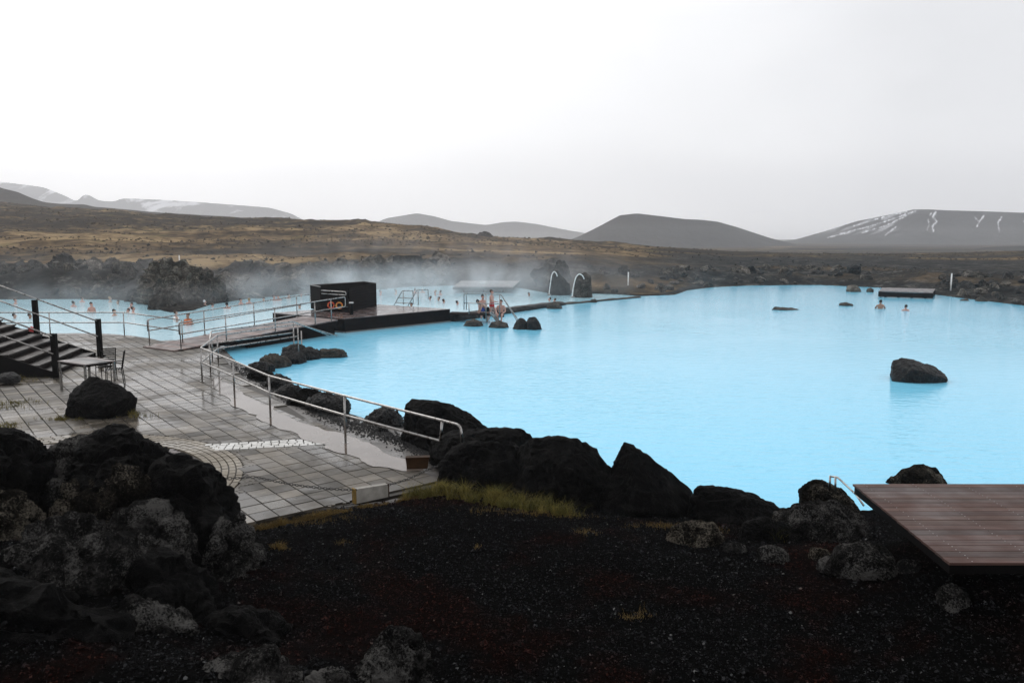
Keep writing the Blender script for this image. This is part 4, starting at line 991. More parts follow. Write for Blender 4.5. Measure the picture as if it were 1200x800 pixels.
# ------------------------------------------------------------------ platform with screen
pA, pB, pC, pD = Vector((-7.95, 37.6, 0)), Vector((-3.35, 42.7, 0)), Vector((-7.7, 45.6, 0)), Vector((-12.2, 40.5, 0))
plat = empty('platform', pA, 'dark timber platform standing between the two pools', 'platform')
zt = Vector((0, 0, .70))
MB().prism([q - pA + Vector((0, 0, -.5)) for q in (pA, pB, pC, pD)], [q - pA + Vector((0, 0, .63)) for q in (pA, pB, pC, pD)]).obj('base', M['black_wood'], plat)
npl = 34; u1 = (pB - pA); u2 = (pD - pA)
def bil(s_, t_): return (pA.lerp(pB, s_)).lerp(pD.lerp(pC, s_), t_)
for i in range(npl):
    t0, t1 = i / npl + .001, (i + 1) / npl - .001
    q = [bil(-.004, t0), bil(1.004, t0), bil(1.004, t1), bil(-.004, t1)]
    MB().prism([x - pA + Vector((0, 0, .632)) for x in q], [x - pA + Vector((0, 0, .68)) for x in q]).obj('plank', M['platform_wood'], plat)
# horizontal cladding boards on the two faces in view + pale sill
for (a, b, nm) in ((pA, pB, 1), (pD, pA, 2)):
    n_out = Vector((b.y - a.y, -(b.x - a.x), 0)).normalized()
    for k in range(4):
        z0 = .07 + k * .145
        MB().bar(a - pA + n_out * .012 + Vector((0, 0, z0 + .07)), b - pA + n_out * .012 + Vector((0, 0, z0 + .07)), .022, .136).obj('cladding_board', M['black_wood'], plat)
    MB().bar(a - pA + n_out * .05 + Vector((0, 0, .03)), b - pA + n_out * .05 + Vector((0, 0, .03)), .10, .05).obj('sill', M['concrete'], plat)
# timber screen (changing shelter) on the platform
s0 = bil(.36, .78); s1 = bil(.93, .97); s2 = bil(.03, .62)
scr0 = P(441, 358, .68); scr1 = P(409, 365.8, .68); scr2 = P(376, 364.5, .68)
scr = empty('shelter', scr0, 'dark timber box shelter on the platform with pale edging', 'shelter')
HS = 1.25
w_r = (scr1 - scr0); w_l = (scr2 - scr1)
bk = Vector((-.9, 1.6, 0))
for (a, b) in ((scr0, scr1), (scr1, scr2)):
    n_out = Vector((-(b.y - a.y), (b.x - a.x), 0)).normalized()
    for k in range(9 if a is scr0 else 8):
        z0 = HS * (k + .5) / 9
        MB().bar(a - scr0 + Vector((0, 0, z0)), b - scr0 + Vector((0, 0, z0)), .05, HS / 9 - .008).obj('board', M['black_wood'], scr)
back_a, back_b = scr0 + bk, scr2 + bk
for (a, b) in ((scr0, back_a), (back_a, back_b), (back_b, scr2)):
    MB().bar(a - scr0 + Vector((0, 0, HS / 2)), b - scr0 + Vector((0, 0, HS / 2)), .05, HS).obj('panel', M['black_wood'], scr)
for (a, b) in ((scr0, back_a), (back_a, back_b), (back_b, scr2)):
    MB().bar(a - scr0 + Vector((0, 0, HS + .02)), b - scr0 + Vector((0, 0, HS + .02)), .09, .035).obj('coping', M['concrete'], scr)
MB().bar(scr0 - scr0 + Vector((0, -.04, HS * .5)), scr1 - scr0 + Vector((0, -.04, HS * .5)), .03, .03).obj('rail_strip', M['rust'], scr)
MB().tube(rounded([scr2 - scr0 + Vector((.1, -.16, HS - .16)), scr1 - scr0 + Vector((-.1, -.16, HS - .20)), scr1 - scr0 + Vector((-.1, -.16, HS - .36)), scr2 - scr0 + Vector((.1, -.16, HS - .32))], .06), .028, 8).obj('grab_rail', M['steel'], scr, smooth=True)
bo = P(412, 368, .68)
bol = empty('bollard', bo, 'short dark bollard with white cap in front of shelter', 'bollard')
MB().tube([(0, 0, 0), (0, 0, .55)], .10, 12).obj('body', M['black_post'], bol, smooth=True); MB().tube([(0, 0, .55), (0, 0, .6)], .115, 12).obj('cap', M['white_plastic'], bol)
def torus(name, c, Rr, r, mat, parent, nrm, n=20, m=8, arc=(0, 1)):
    c = Vector(c); nrm = Vector(nrm).normalized(); a = nrm.cross(Vector((0, 0, 1))).normalized(); b = nrm.cross(a)
    pts = [c + (a * math.cos(t) + b * math.sin(t)) * Rr for t in np.linspace(arc[0] * 2 * math.pi, arc[1] * 2 * math.pi, n + 1)]
    return MB().tube(pts, r, m).obj(name, mat, parent, smooth=True)
for (px, lb, col) in ((389, 'orange life ring hanging on the dark shelter nearer the ramp', 'orange'), (398.5, 'yellow orange life ring hanging on the dark shelter beside bollard', 'yellow')):
    tq = (px - 376) / 33; c = scr2.lerp(scr1, tq); c.z = 1.02; c.y -= .14
    rt = empty('life_ring', c, lb, 'life ring', 'life rings on the shelter')
    torus('ring', (0, 0, 0), .15, .04, M[col], rt, (.25, -1, .1))
    for q in range(4):
        torus('band', (0, 0, 0), .15, .044, M['red' if col == 'orange' else 'orange'], rt, (.25, -1, .1), 4, 8, (q / 4 + .05, q / 4 + .13))
# ladder rails at the far side of the platform
for dx, lb in ((0, 'left'), (1, 'right')):
    pass
ld = P(464, 357, .68)
railing('ladder_rail', 'grey steel ladder rail pair down the back of the platform',
        [('top_rail', [ld + Vector((-.35, .5, -.35)), ld + Vector((.35, .2, .78)), ld + Vector((.95, .3, .78)), ld + Vector((.95, .3, .0))], .06),
         ('lower_rail', [ld + Vector((.55, -.3, -.35)), ld + Vector((1.25, -.2, .86)), ld + Vector((1.85, 0, .86)), ld + Vector((1.85, 0, .3))], .06),
         ('step_bar', [ld + Vector((-.1, .4, .1)), ld + Vector((.8, -.25, .1))], .01), ('step_bar', [ld + Vector((.1, .3, .38)), ld + Vector((1.0, -.25, .38))], .01)],
        [(ld + Vector((.4, .2, 0)), ld + Vector((.4, .2, .78))), (ld + Vector((1.3, -.2, 0)), ld + Vector((1.3, -.2, .86)))])

# ------------------------------------------------------------------ weir, walkway, pool stairs
wA, wB, wC = Vector((-3.45, 42.9, 0)), P(656, 357, 0), P(748, 348.5, 0)
weir = empty('weir', wA, 'low stone weir dividing the two pools', 'weir')
def weir_seg(a, b, w, z0, z1, name, mat, n=18, seed=0):
    d = (b - a); L = d.length; d.normalize(); nn = Vector((-d.y, d.x, 0)); V = []; F = []
    prof = [(-w / 2, -.5), (-w / 2 - .02, .5), (-w / 2 + .07, .93), (0, 1.0), (w / 2 - .07, .95), (w / 2, .5), (w / 2, -.5)]
    for i in range(n + 1):
        t = i / n; z = z0 * (1 - t) + z1 * t
        for (o, hz) in prof:
            p = a + d * (L * t) + nn * o; q = np.array([[p.x * 1.5, p.y * 1.5, hz * 2 + seed]])
            p = p + nn * float(fbm(q, 3, 4)[0]) * .10; V.append((p.x - wA.x, p.y - wA.y, (hz * z if hz > 0 else hz) + float(fbm(q + 9, 3, 5)[0]) * .05))
    m = len(prof)
    for i in range(n):
        for k in range(m - 1): F.append((i * m + k, i * m + k + 1, (i + 1) * m + k + 1, (i + 1) * m + k))
    F += [tuple(range(m)), tuple(n * m + k for k in range(m - 1, -1, -1))]
    mb = MB(); mb.add(V, F); return mb.obj(name, mat, weir, smooth=False)
weir_seg(wA, wB, .8, .36, .24, 'high_wall', M['shore_rock'], 60)
weir_seg(wB + (wB - wA).normalized() * .1, wC, .5, .10, .10, 'low_sill', M['tan_rock'], 40, 3)
hr('boulder', [(640, 362), (643, 356.5), (650, 353.5), (656, 355), (659, 362)], 50.6, .8, M['far_rock'], 131, .06, label='dark rock capping the end of the stone weir wall', cat='boulder')
hr('boulder', [(690, 355), (693, 351), (698, 350.5), (700, 355)], 55.5, .5, M['tan_rock'], 132, .06, label='small rock on the low weir sill past the weir wall', cat='boulder')
# walkway plank along the weir
wk0, wk1 = P(527, 367.5, .42), P(574, 369, .42)
walk = empty('walkway', wk0, 'short black plank walkway joining platform and pool stairs', 'walkway')
dwk = wk1 - wk0
for k in range(4):
    o_ = Vector((0, .26 * k, 0)); MB().bar(o_ + Vector((0.03, 0, 0)), dwk + o_, .245, .06).obj('plank', M['black_wood'], walk)
MB().bar(Vector((.2, .4, -.2)), Vector((.2, .4, -.03)), .1, .1).obj('support', M['black_wood'], walk); MB().bar(dwk + Vector((-.3, .4, -.25)), dwk + Vector((-.3, .4, -.03)), .1, .1).obj('support', M['black_wood'], walk)
# pool stairs with rails
sA = P(569, 371, .30); ps = empty('pool_stairs', sA, 'steel pool stairs with handrails leading over the weir', 'pool stairs')
zl = .42 - .30
def pst(px, py, Y): return Q(px, py, Y) - sA
Yn, Yf = 40.9, 42.2
for (Yk, dx) in ((Yn, 0), (Yf, 0)):
    off = 0 if Yk == Yn else -9
    MB().tube(rounded([pst(546.5 + off * .3, 363, Yk), pst(546.5 + off * .3, 344, Yk), pst(587, 345, Yk), pst(605 - off * .2, 374, Yk), pst(606 - off * .2, 383, Yk)], .08), .024, 8).obj('handrail', M['steel'], ps, smooth=True)
    MB().tube([pst(546.5 + off * .3, 355, Yk), pst(585, 356, Yk)], .02, 8).obj('mid_rail', M['steel'], ps, smooth=True)
    MB().tube([pst(549.5, 356, Yk), pst(549.8, 368, Yk)], .024, 8).obj('post', M['steel'], ps, smooth=True)
    MB().tube([pst(569.5, 344, Yk), pst(569.5, 377, Yk)], .024, 8).obj('post', M['steel'], ps, smooth=True)
    MB().tube([pst(585.5, 345, Yk), pst(585.5, 372, Yk)], .024, 8).obj('post', M['steel'], ps, smooth=True)
    MB().bar(pst(575, 366, Yk), pst(590, 384, Yk), .05, .16).obj('stringer', M['steel'], ps)
for k in range(5):
    t = (k + .5) / 5; a = pst(575 + 15 * t, 366 + 18 * t, Yn); b = pst(575 + 15 * t, 366 + 18 * t, Yf); b.z = a.z
    MB().bar(a, b, .22, .03).obj('tread', M['grey_wood'], ps)

# ------------------------------------------------------------------ far structures
def slab_deck(name, corners, z, th, label, cat, mat, fascia, nb, posts):
    o0 = Vector((corners[0].x, corners[0].y, 0)); root = empty(name, o0, label, cat)
    a, b, c, d = [Vector((q.x, q.y, z)) - o0 for q in corners]      # a-b front, d-c back; planks run a-b
    for i in range(nb):
        t0, t1 = i / nb + .002, (i + 1) / nb - .002
        q = [a.lerp(d, t0), b.lerp(c, t0), b.lerp(c, t1), a.lerp(d, t1)]; dn = Vector((0, 0, -.05))
        MB().prism([x + dn for x in q], q).obj('plank', mat, root)
    for (p, q) in ((a, b), (b, c), (d, a)):
        MB().bar(p + Vector((0, 0, -.06 - th / 2)), q + Vector((0, 0, -.06 - th / 2)), .06, th).obj('fascia', fascia, root)
    for k in range(posts):
        p = a.lerp(b, (k + .5) / posts) + (d - a) * .1; MB().bar(Vector((p.x, p.y, -.8)), Vector((p.x, p.y, z - .06 - th)), .14, .14).obj('leg', fascia, root)
    return root
slab_deck('jetty', [P(531, 336, .5), P(601, 336, .5), P(609, 329, .5), P(540, 329, .5)], .5, .18, 'flat grey timber jetty at the back of the far pool', 'jetty', M['grey_wood'], M['black_wood'], 14, 3)
slab_deck('low_jetty', [P(1030, 340, .52), P(1093, 342, .52), P(1096, 337.5, .52), P(1034, 336, .52)], .46, .34, 'low dark jetty with grey top on the far shore', 'jetty', M['grey_wood'], M['black_wood'], 8, 4)
sgp = P(566, 340, 0); sgp.z = 0
sg = empty('notice_board', sgp, 'small white blank notice board at the jetty edge', 'notice board')
MB().box((0, 0, .70), (.72, .04, .2), bev=.008).obj('board', M['white_plastic'], sg)
for x in (-.25, .25): MB().tube([(x, .04, -.6), (x, .04, .78)], .02, 6).obj('leg', M['steel'], sg)
for (px, py, Y, h, lb) in ((736, 338, 66, 1.35, 'white marker post on the golden shore near the weir'), (1114, 341, 64, 1.4, 'white marker post behind the low jetty'), (210.5, 309, 78, .8, 'short white marker post above the great dark mass')):
    q = Q(px, py, Y); zg = gz(q.x, q.y); r_ = empty('marker_post', (q.x, q.y, min(zg, q.z)), lb, 'marker post', 'white marker posts')
    hh = q.z - min(zg, q.z) + h
    MB().tube([(0, 0, -.2), (0, 0, hh)], .055, 10).obj('body', M['white_plastic'], r_, smooth=True); MB().tube([(0, 0, hh), (0, 0, hh + .06)], .065, 10).obj('cap', M['concrete'], r_)
for (pl, Y, lb) in (([(643.5, 343), (645, 332), (646.5, 322), (649, 317.8), (652, 320), (653, 324)], 62.2, 'curved white spout pouring beside the first tall rock'),
                    ([(671, 342), (672.5, 333), (675, 324), (679, 320.5), (683, 323), (684.5, 327)], 59.8, 'curved white spout pouring beside the second tall rock')):
    w = [Q(x, y, Y) for x, y in pl]; o0 = Vector((w[0].x, w[0].y, 0)); r_ = empty('spout', o0, lb, 'spout', 'white spouts of the far pool')
    MB().tube(rounded([Vector((0, 0, -.3))] + [p - o0 for p in w], .5, 5), .042, 8).obj('pipe', M['white_plastic'], r_, smooth=True)
    MB().tube([(0, 0, -.1), (0, 0, .1)], .16, 10).obj('collar', M['steel'], r_)
# ------------------------------------------------------------------ stairs at the terrace
st_f, st_n = Vector((-14.55, 27.5, 0)), Vector((-13.75, 23.6, 0)); asc = Vector((-1, -.10, 0)).normalized(); RUN, RISE, NST = .42, .17, 10
stair = empty('staircase', (st_n.x, st_n.y, .35), 'dark wooden staircase climbing away from the terrace', 'staircase')
o0 = Vector((st_n.x, st_n.y, .35))
for k in range(NST):
    z = .35 + RISE * (k + 1); a = st_f + asc * (RUN * k); b = st_n + asc * (RUN * k)
    ext = Vector((0, 0, 0))
    q = [a, b, b + asc * (RUN + .04), a + asc * (RUN + .04)]
    f = lambda v, zz: Vector((v.x, v.y, zz)) - o0
    MB().prism([f(v, z - .05) for v in q], [f(v, z) for v in q]).obj('tread', M['stair_wood'], stair)
    r0, r1 = a + asc * .05, b + asc * .05
    MB().prism([f(v, z - RISE + .004) for v in (r0, r1, r1 + asc * .03, r0 + asc * .03)], [f(v, z - .052) for v in (r0, r1, r1 + asc * .03, r0 + asc * .03)]).obj('riser', M['black_wood'], stair)
dn_ = (st_n - st_f).normalized()
for base, sgn in ((st_f - dn_ * .06, 1), (st_n + dn_ * .06, -1)):
    a0 = base; a1 = base + asc * (RUN * NST)
    w = dn_ * .045
    mbx = MB(); zz0, zz1 = .36, .35 + RISE * NST
    bot = [Vector((a0.x, a0.y, .353)), Vector((a1.x, a1.y, .353))]
    A_ = [Vector((a0.x, a0.y, .353)), Vector((a1.x, a1.y, .353)), Vector((a1.x, a1.y, zz1 - .02)), Vector((a0.x, a0.y, .353 + RISE - .02))]
    mbx.prism([v - o0 - w * .5 for v in A_], [v - o0 + w * .5 for v in A_]).obj('stringer', M['black_post'], stair)  # closed black side panel stands in for the dark void under the stairs
def stair_rail(base, label, n=3):
    pos = [base + asc * (-.12 + 2.05 * k) for k in range(n)]
    root = empty('stair_railing', (pos[0].x, pos[0].y, .353), label, 'railing', 'railings of the dark staircase'); o_ = root.location.copy()
    tops = []
    for k, p in enumerate(pos):
        zb = .353 + max(0, (2.05 * k - .12)) / RUN * RISE - (.1 if k else 0)
        MB().box((p.x - o_.x, p.y - o_.y, zb - o_.z + .66), (.16, .12, 1.32), bev=.008).obj('post', M['black_post'], root)
        MB().box((p.x - o_.x, p.y - o_.y, zb - o_.z + .012), (.26, .2, .022)).obj('base_plate', M['black_post'], root)
        tops.append((p.x - o_.x, p.y - o_.y, zb - o_.z))
    sl_ = RISE / RUN
    for h, nm in ((1.26, 'top_rail'), (.72, 'lower_rail')):
        MB().tube([(tops[0][0], tops[0][1] - .09, h), (tops[0][0] + asc.x * 5.2, tops[0][1] - .09 + asc.y * 5.2, h + 5.2 * sl_)], .024, 8).obj(nm, M['steel'], root, smooth=True)
stair_rail(st_f - dn_ * .18, 'black posted steel handrail on the far side of the stairs')
stair_rail(st_n + dn_ * .18, 'black posted steel handrail on the near side of the stairs')
rb = P(37, 388, .36)
hr('bundle', [(32, 389), (33, 384), (37, 382.5), (41, 384.5), (42, 389)], rb.y, .2, M['red'], 140, .08, label='small red cloth bundle behind the black stair post', cat='bundle')
hr('stone', [(-6, 445), (0, 438), (12, 436), (22, 440), (24, 447)], 22.4, .6, M['shore_rock'], 141, .06, label='flat stone in the weeds under the dark stairs', cat='stone')
# ------------------------------------------------------------------ table and chairs
tcor = [Vector((-12.34, 21.36, 0)), Vector((-11.25, 20.7, 0)), Vector((-10.78, 21.42, 0)), Vector((-11.87, 22.08, 0))]
tz_ = 1.18; o0 = tcor[0] + Vector((0, 0, .352)); tb = empty('table', o0, 'grey topped metal table next to the dark stairs', 'table')
ctb = sum(tcor, Vector()) / 4
f = lambda v, z: Vector((v.x, v.y, z)) - o0
for k in range(4):
    t0, t1 = k / 4 + .004, (k + 1) / 4 - .004
    q = [tcor[0].lerp(tcor[3], t0), tcor[1].lerp(tcor[2], t0), tcor[1].lerp(tcor[2], t1), tcor[0].lerp(tcor[3], t1)]
    MB().prism([f(v, tz_ - .03) for v in q], [f(v, tz_) for v in q]).obj('top_board', M['grey_wood'], tb)
for q in tcor:
    p = ctb + (q - ctb) * .92
    MB().bar(f(p, .353), f(p, tz_ - .031), .05, .05).obj('leg', M['steel'], tb)
for a, b in ((0, 1), (1, 2), (2, 3), (3, 0)):
    pa, pb = ctb + (tcor[a] - ctb) * .88, ctb + (tcor[b] - ctb) * .88; MB().bar(f(pa, tz_ - .06), f(pb, tz_ - .06), .03, .055).obj('apron', M['black_wood'], tb)
def chair(loc, rz, label):
    r = empty('chair', loc, label, 'chair', 'slatted chairs at the grey table', rz)
    for sx in (-1, 1):
        MB().tube([(sx * .21, -.22, 0), (sx * .20, -.2, .62)], .012, 6).obj('leg', M['black_post'], r)
        MB().tube([(sx * .21, .24, 0), (sx * .20, .2, .45), (sx * .20, .29, .95)], .013, 6).obj('leg', M['black_post'], r)
        MB().bar((sx * .20, -.2, .63), (sx * .20, .23, .64), .04, .02).obj('armrest', M['black_post'], r)
    for k in range(7): MB().bar((-.19, -.19 + k * .062, .45), (.19, -.19 + k * .062, .45), .045, .016).obj('seat_slat', M['black_post'], r)
    for k in range(8):
        z = .51 + k * .06; y = .2 + (z - .45) / .5 * .09; MB().bar((-.215, y - .012, z), (.215, y - .012, z), .014, .032).obj('back_slat', M['black_post'], r)
    return r
chair((-11.28, 22.3, .352), R(-68), 'dark slatted chair standing past the table end')
chair((-11.75, 22.75, .352), R(8), 'dark slatted chair tucked behind the grey table')
# ------------------------------------------------------------------ barrier blocks and chain
bl0, bl1 = G(418, 590), G(455, 582)
bk_ = empty('barrier_block', bl0, 'low white block with rust yellow edge at the paving edge', 'barrier block')
dd = bl1 - bl0; nn = Vector((-dd.y, dd.x, 0)).normalized()
MB().prism([Vector((0, 0, 0)), dd, dd + nn * .09, nn * .09], [Vector((0, 0, .235)), dd + Vector((0, 0, .21)), dd + nn * .09 + Vector((0, 0, .21)), nn * .09 + Vector((0, 0, .235))]).obj('panel', M['white_wall'], bk_)
e0 = -dd.normalized() * .032
MB().prism([e0 - nn * .004, e0 * .06 - nn * .004, e0 * .06 + nn * .094, e0 + nn * .094], [v + Vector((0, 0, .24)) for v in (e0 - nn * .004, e0 * .06 - nn * .004, e0 * .06 + nn * .094, e0 + nn * .094)]).obj('edge_strip', M['yellow_edge'], bk_)
e1 = dd + dd.normalized() * .002; e2 = dd + dd.normalized() * .02
MB().prism([e1 - nn * .003, e2 - nn * .003, e2 + nn * .093, e1 + nn * .093], [v + Vector((0, 0, .215)) for v in (e1 - nn * .003, e2 - nn * .003, e2 + nn * .093, e1 + nn * .093)]).obj('edge_strip', M['rust'], bk_)
r0, r1 = G(477, 550, .355), G(501, 549, .355)
rb_ = empty('rusty_block', r0, 'rust brown low block standing in the puddle end', 'barrier block'); dd = r1 - r0
MB().prism([Vector((0, 0, 0)), dd, dd + Vector((-.02, .1, 0)), Vector((-.02, .1, 0))], [Vector((-.02, 0, .2)), dd + Vector((.03, 0, .2)), dd + Vector((.03, .1, .2)), Vector((-.02, .1, .2))]).obj('panel', M['rust'], rb_)
MB().bar(Vector((-.03, .05, .212)), dd + Vector((.04, .05, .212)), .13, .02).obj('rim', M['rust'], rb_)
def chain(path_, label):
    pts = [Vector(p) for p in path_]; L = sum((pts[i + 1] - pts[i]).length for i in range(len(pts) - 1)); n = int(L / .062); o0 = pts[0]
    root = empty('chain', o0, label, 'chain', 'barrier chains on the terrace'); mb = MB()
    seg = 0; acc = 0
    for k in range(n):
        d = (k + .5) / n * L; i = 0; a = d
        while i < len(pts) - 2 and a > (pts[i + 1] - pts[i]).length: a -= (pts[i + 1] - pts[i]).length; i += 1
        t = (pts[i + 1] - pts[i]).normalized(); c = pts[i] + t * a - o0
        side = t.cross(Vector((0, 0, 1))).normalized() if k % 2 else Vector((0, 0, 1))
        loop = [c + t * (.042 * math.cos(q)) + side * (.02 * math.sin(q)) for q in np.linspace(0, 2 * math.pi, 9)]
        mb.tube(loop, .006, 5, cap=False)
    o = mb.obj('links', M['chain'], root, smooth=True); o['kind'] = 'stuff'
def sag(a, b, s, n=10): return [a.lerp(b, t) + Vector((0, 0, -s * 4 * t * (1 - t))) for t in np.linspace(0, 1, n)]
tl = bl0 + Vector((0, 0, .225)); tr = bl1 + Vector((0, 0, .20))
chain(sag(tr, G(503, 549, .54), .03) + sag(G(503, 549, .54), G(528, 538, .5), .02)[1:], 'dark chain from the white block to the boulders over puddle')
chain(sag(tl, G(300, 558.5, .45), .05) + sag(G(300, 558.5, .45), Vector((-7.2, 12.6, .55)), .03)[1:], 'dark chain hanging between the white block and the outcrop')

# ------------------------------------------------------------------ the deck
dx0, dx1, dy0, ZD, PW, NP = 4.14, 10.5, 7.2, 1.45, .1435, 17
deck = empty('deck', (dx0, dy0, ZD), 'reddish brown wet plank deck over the cinder bank', 'deck')
for k in range(NP):
    xs_ = .12 * (k + .5) / NP + random.uniform(-.003, .003)      # the end runs slightly askew
    MB().box(((dx1 - dx0 + xs_) / 2, (k + .5) * PW, -.014 + random.uniform(-.0015, .0015)), (dx1 - dx0 - xs_, PW - .009, .028), bev=.003).obj('plank', M['deck_wood'], deck)
sc = MB()
for j in range(11):
    xj = .24 + .62 * j
    for k in range(NP):
        for q in (-.04, .04):
            x, y = xj + random.uniform(-.01, .01), (k + .5) * PW + q
            sc.tube([(x, y, -.001), (x, y, .0026)], .0065, 6)
so_ = sc.obj('screws', M['steel'], deck); so_['kind'] = 'stuff'
for j in range(11): MB().box((.24 + .62 * j, NP * PW / 2, -.09), (.05, NP * PW - .14, .12)).obj('joist', M['black_wood'], deck)
MB().bar((.035, .02, -.075), (.035 + .12, NP * PW - .02, -.075), .04, .09).obj('fascia', M['black_post'], deck)
MB().box(((dx1 - dx0) / 2, .04, -.075), (dx1 - dx0 - .1, .035, .09)).obj('fascia', M['black_post'], deck)
for x in (.9, 3.2, 5.4):
    for y in (1.1, 2.2): MB().box((x, y, -.85), (.12, .12, 1.3)).obj('leg', M['black_wood'], deck)
MB().box((3.15 + 2, NP * PW + .28, .035), (4.0, .5, .03)).obj('raised_board', M['deck_wood'], deck)
h0 = Q(973, 575, 11.2); h1 = Q(1012, 592, 10.2)
railing('deck_rail', 'thin pale pool rail sloping down behind the deck corner',
        [('top_rail', [Q(973, 558, 11.2), Q(981, 558.5, 11.1), Q(1004, 580, 10.4), Q(1012, 592, 10.2)], .05)],
        [(Q(972, 575, 11.2), Q(973, 557, 11.2)), (Q(979, 578, 11.1), Q(979, 559, 11.1))], r_rail=.014, r_post=.016, plates=False)

# ------------------------------------------------------------------ people
SKIN = {}
for nm, c in (('fair skin', (.52, .33, .26)), ('tan skin', (.34, .19, .13)), ('rosy skin', (.56, .31, .25))):
    n = N(nm); n.set(color=n.ramp(n.noise(9, 3), [(.35, tuple(x * .88 for x in c)), (.65, c)]), rough=.42, spec=.4); SKIN[nm.split()[0]] = n.m
HAIR = {'dark': plain('dark hair', (.012, .009, .008), .5, .3), 'brown': plain('brown hair', (.05, .028, .015), .5, .3), 'blond': plain('blond hair', (.32, .22, .11), .5, .3), 'white': plain('white bathing cap', (.75, .76, .78), .5)}
def person_mesh(kind):
    """one skinned figure, facing -Y, feet at z=0"""
    J = dict(pelvis=(0, 0, .96), spine=(0, .01, 1.13), chest=(0, 0, 1.32), neck=(0, .01, 1.47), chin=(0, -.02, 1.55), head=(0, -.005, 1.62), top=(0, .005, 1.69), nose=(0, -.105, 1.60))
    for s, n in ((1, 'l'), (-1, 'r')):
        J[n + 'sh'] = (s * .175, .01, 1.40); J[n + 'hip'] = (s * .09, 0, .90); J[n + 'kn'] = (s * .10, -.02, .50); J[n + 'an'] = (s * .10, .02, .09); J[n + 'to'] = (s * .11, -.14, .03)
        J[n + 'el'] = (s * .24, .03, 1.13); J[n + 'wr'] = (s * .26, -.06, .90)
        J[n + 'ear'] = (s * .082, .01, 1.62)
    if kind == 'bathe':
        for s, n in ((1, 'l'), (-1, 'r')): J[n + 'el'] = (s * .30, -.10, 1.2); J[n + 'wr'] = (s * .16, -.32, 1.18)
    if kind == 'walk':
        J['lkn'] = (.10, -.20, .56); J['lan'] = (.10, -.12, .16); J['lto'] = (.11, -.28, .10); J['ran'] = (-.10, .16, .11); J['rto'] = (-.11, .02, .03); J['rkn'] = (-.1, .04, .52)
        J['lel'] = (.25, .12, 1.14); J['lwr'] = (.25, .05, .93); J['rel'] = (-.26, -.1, 1.16); J['rwr'] = (-.2, -.33, 1.12)
    if kind == 'bend':
        for k_ in ('spine', 'chest', 'neck', 'chin', 'head', 'top', 'nose', 'lsh', 'rsh', 'lear', 'rear'):
            v = Vector(J[k_]) - Vector((0, 0, .96)); v = Matrix.Rotation(R(55), 3, 'X') @ v; J[k_] = tuple(v + Vector((0, 0.05, .96)))
        for s, n in ((1, 'l'), (-1, 'r')): J[n + 'el'] = (s * .24, -.38, .96); J[n + 'wr'] = (s * .22, -.5, .72)
    if kind == 'sit':
        for k_ in list(J):
            if k_[1:] in ('kn', 'an', 'to', 'hip'): continue
            x, y, z = J[k_]; J[k_] = (x, y, z - .78)
        for s, n in ((1, 'l'), (-1, 'r')):
            J[n + 'hip'] = (s * .09, 0, .13); J[n + 'kn'] = (s * .12, -.40, .22); J[n + 'an'] = (s * .12, -.50, -.20); J[n + 'to'] = (s * .12, -.64, -.26)
            J[n + 'el'] = (s * .26, -.05, .36); J[n + 'wr'] = (s * .16, -.28, .26)
    rad = dict(pelvis=(.15, .115), spine=(.135, .10), chest=(.165, .115), neck=(.058, .06), chin=(.062, .075), head=(.078, .098), top=(.06, .075), nose=(.014, .016))
    for n in 'lr':
        rad.update({n + 'sh': (.062, .062), n + 'el': (.042, .042), n + 'wr': (.03, .03), n + 'hip': (.09, .09), n + 'kn': (.058, .058), n + 'an': (.038, .038), n + 'to': (.032, .025), n + 'ear': (.016, .02)})
    E = [('pelvis', 'spine'), ('spine', 'chest'), ('chest', 'neck'), ('neck', 'chin'), ('chin', 'head'), ('head', 'top'), ('head', 'nose')]
    for n in 'lr': E += [('chest', n + 'sh'), (n + 'sh', n + 'el'), (n + 'el', n + 'wr'), ('pelvis', n + 'hip'), (n + 'hip', n + 'kn'), (n + 'kn', n + 'an'), (n + 'an', n + 'to'), ('head', n + 'ear')]
    # palm and five fingers
    for n, s in (('l', 1), ('r', -1)):
        d = (Vector(J[n + 'wr']) - Vector(J[n + 'el'])).normalized(); sd = Vector((s, 0, 0)) - d * d.x * s
        if sd.length < .2: sd = Vector((0, -1, 0))
        sd.normalize(); pal = Vector(J[n + 'wr']) + d * .075; J[n + 'pa'] = tuple(pal); rad[n + 'pa'] = (.036, .022); E.append((n + 'wr', n + 'pa'))
        nrm = d.cross(sd)
        for q, (off, ln) in enumerate(((-.03, .065), (-.01, .078), (.01, .082), (.03, .072))):
            a = pal + d * .03 + sd * off; b = a + d * ln * .55; c = b + d * ln * .4 + nrm * .02
            for t_, v, rr in (('a', a, .009), ('b', b, .0085), ('c', c, .007)): J[f'{n}f{q}{t_}'] = tuple(v); rad[f'{n}f{q}{t_}'] = (rr, rr)
            E += [(n + 'pa', f'{n}f{q}a'), (f'{n}f{q}a', f'{n}f{q}b'), (f'{n}f{q}b', f'{n}f{q}c')]
        a = Vector(J[n + 'wr']) + d * .045 - sd * .045; b = a + d * .035 - sd * .02
        J[n + 'ta'] = tuple(a); J[n + 'tb'] = tuple(b); rad[n + 'ta'] = (.012, .012); rad[n + 'tb'] = (.009, .009); E += [(n + 'wr', n + 'ta'), (n + 'ta', n + 'tb')]
    keys = list(J); idx = {k_: i for i, k_ in enumerate(keys)}
    me = bpy.data.meshes.new('person'); me.from_pydata([J[k_] for k_ in keys], [(idx[a], idx[b]) for a, b in E], []); me.update()
    o = bpy.data.objects.new('person_build', me); COL.objects.link(o)
    sk = o.modifiers.new('s', 'SKIN'); sk.use_smooth_shade = True
    for k_ in keys: me.skin_vertices[0].data[idx[k_]].radius = rad[k_]
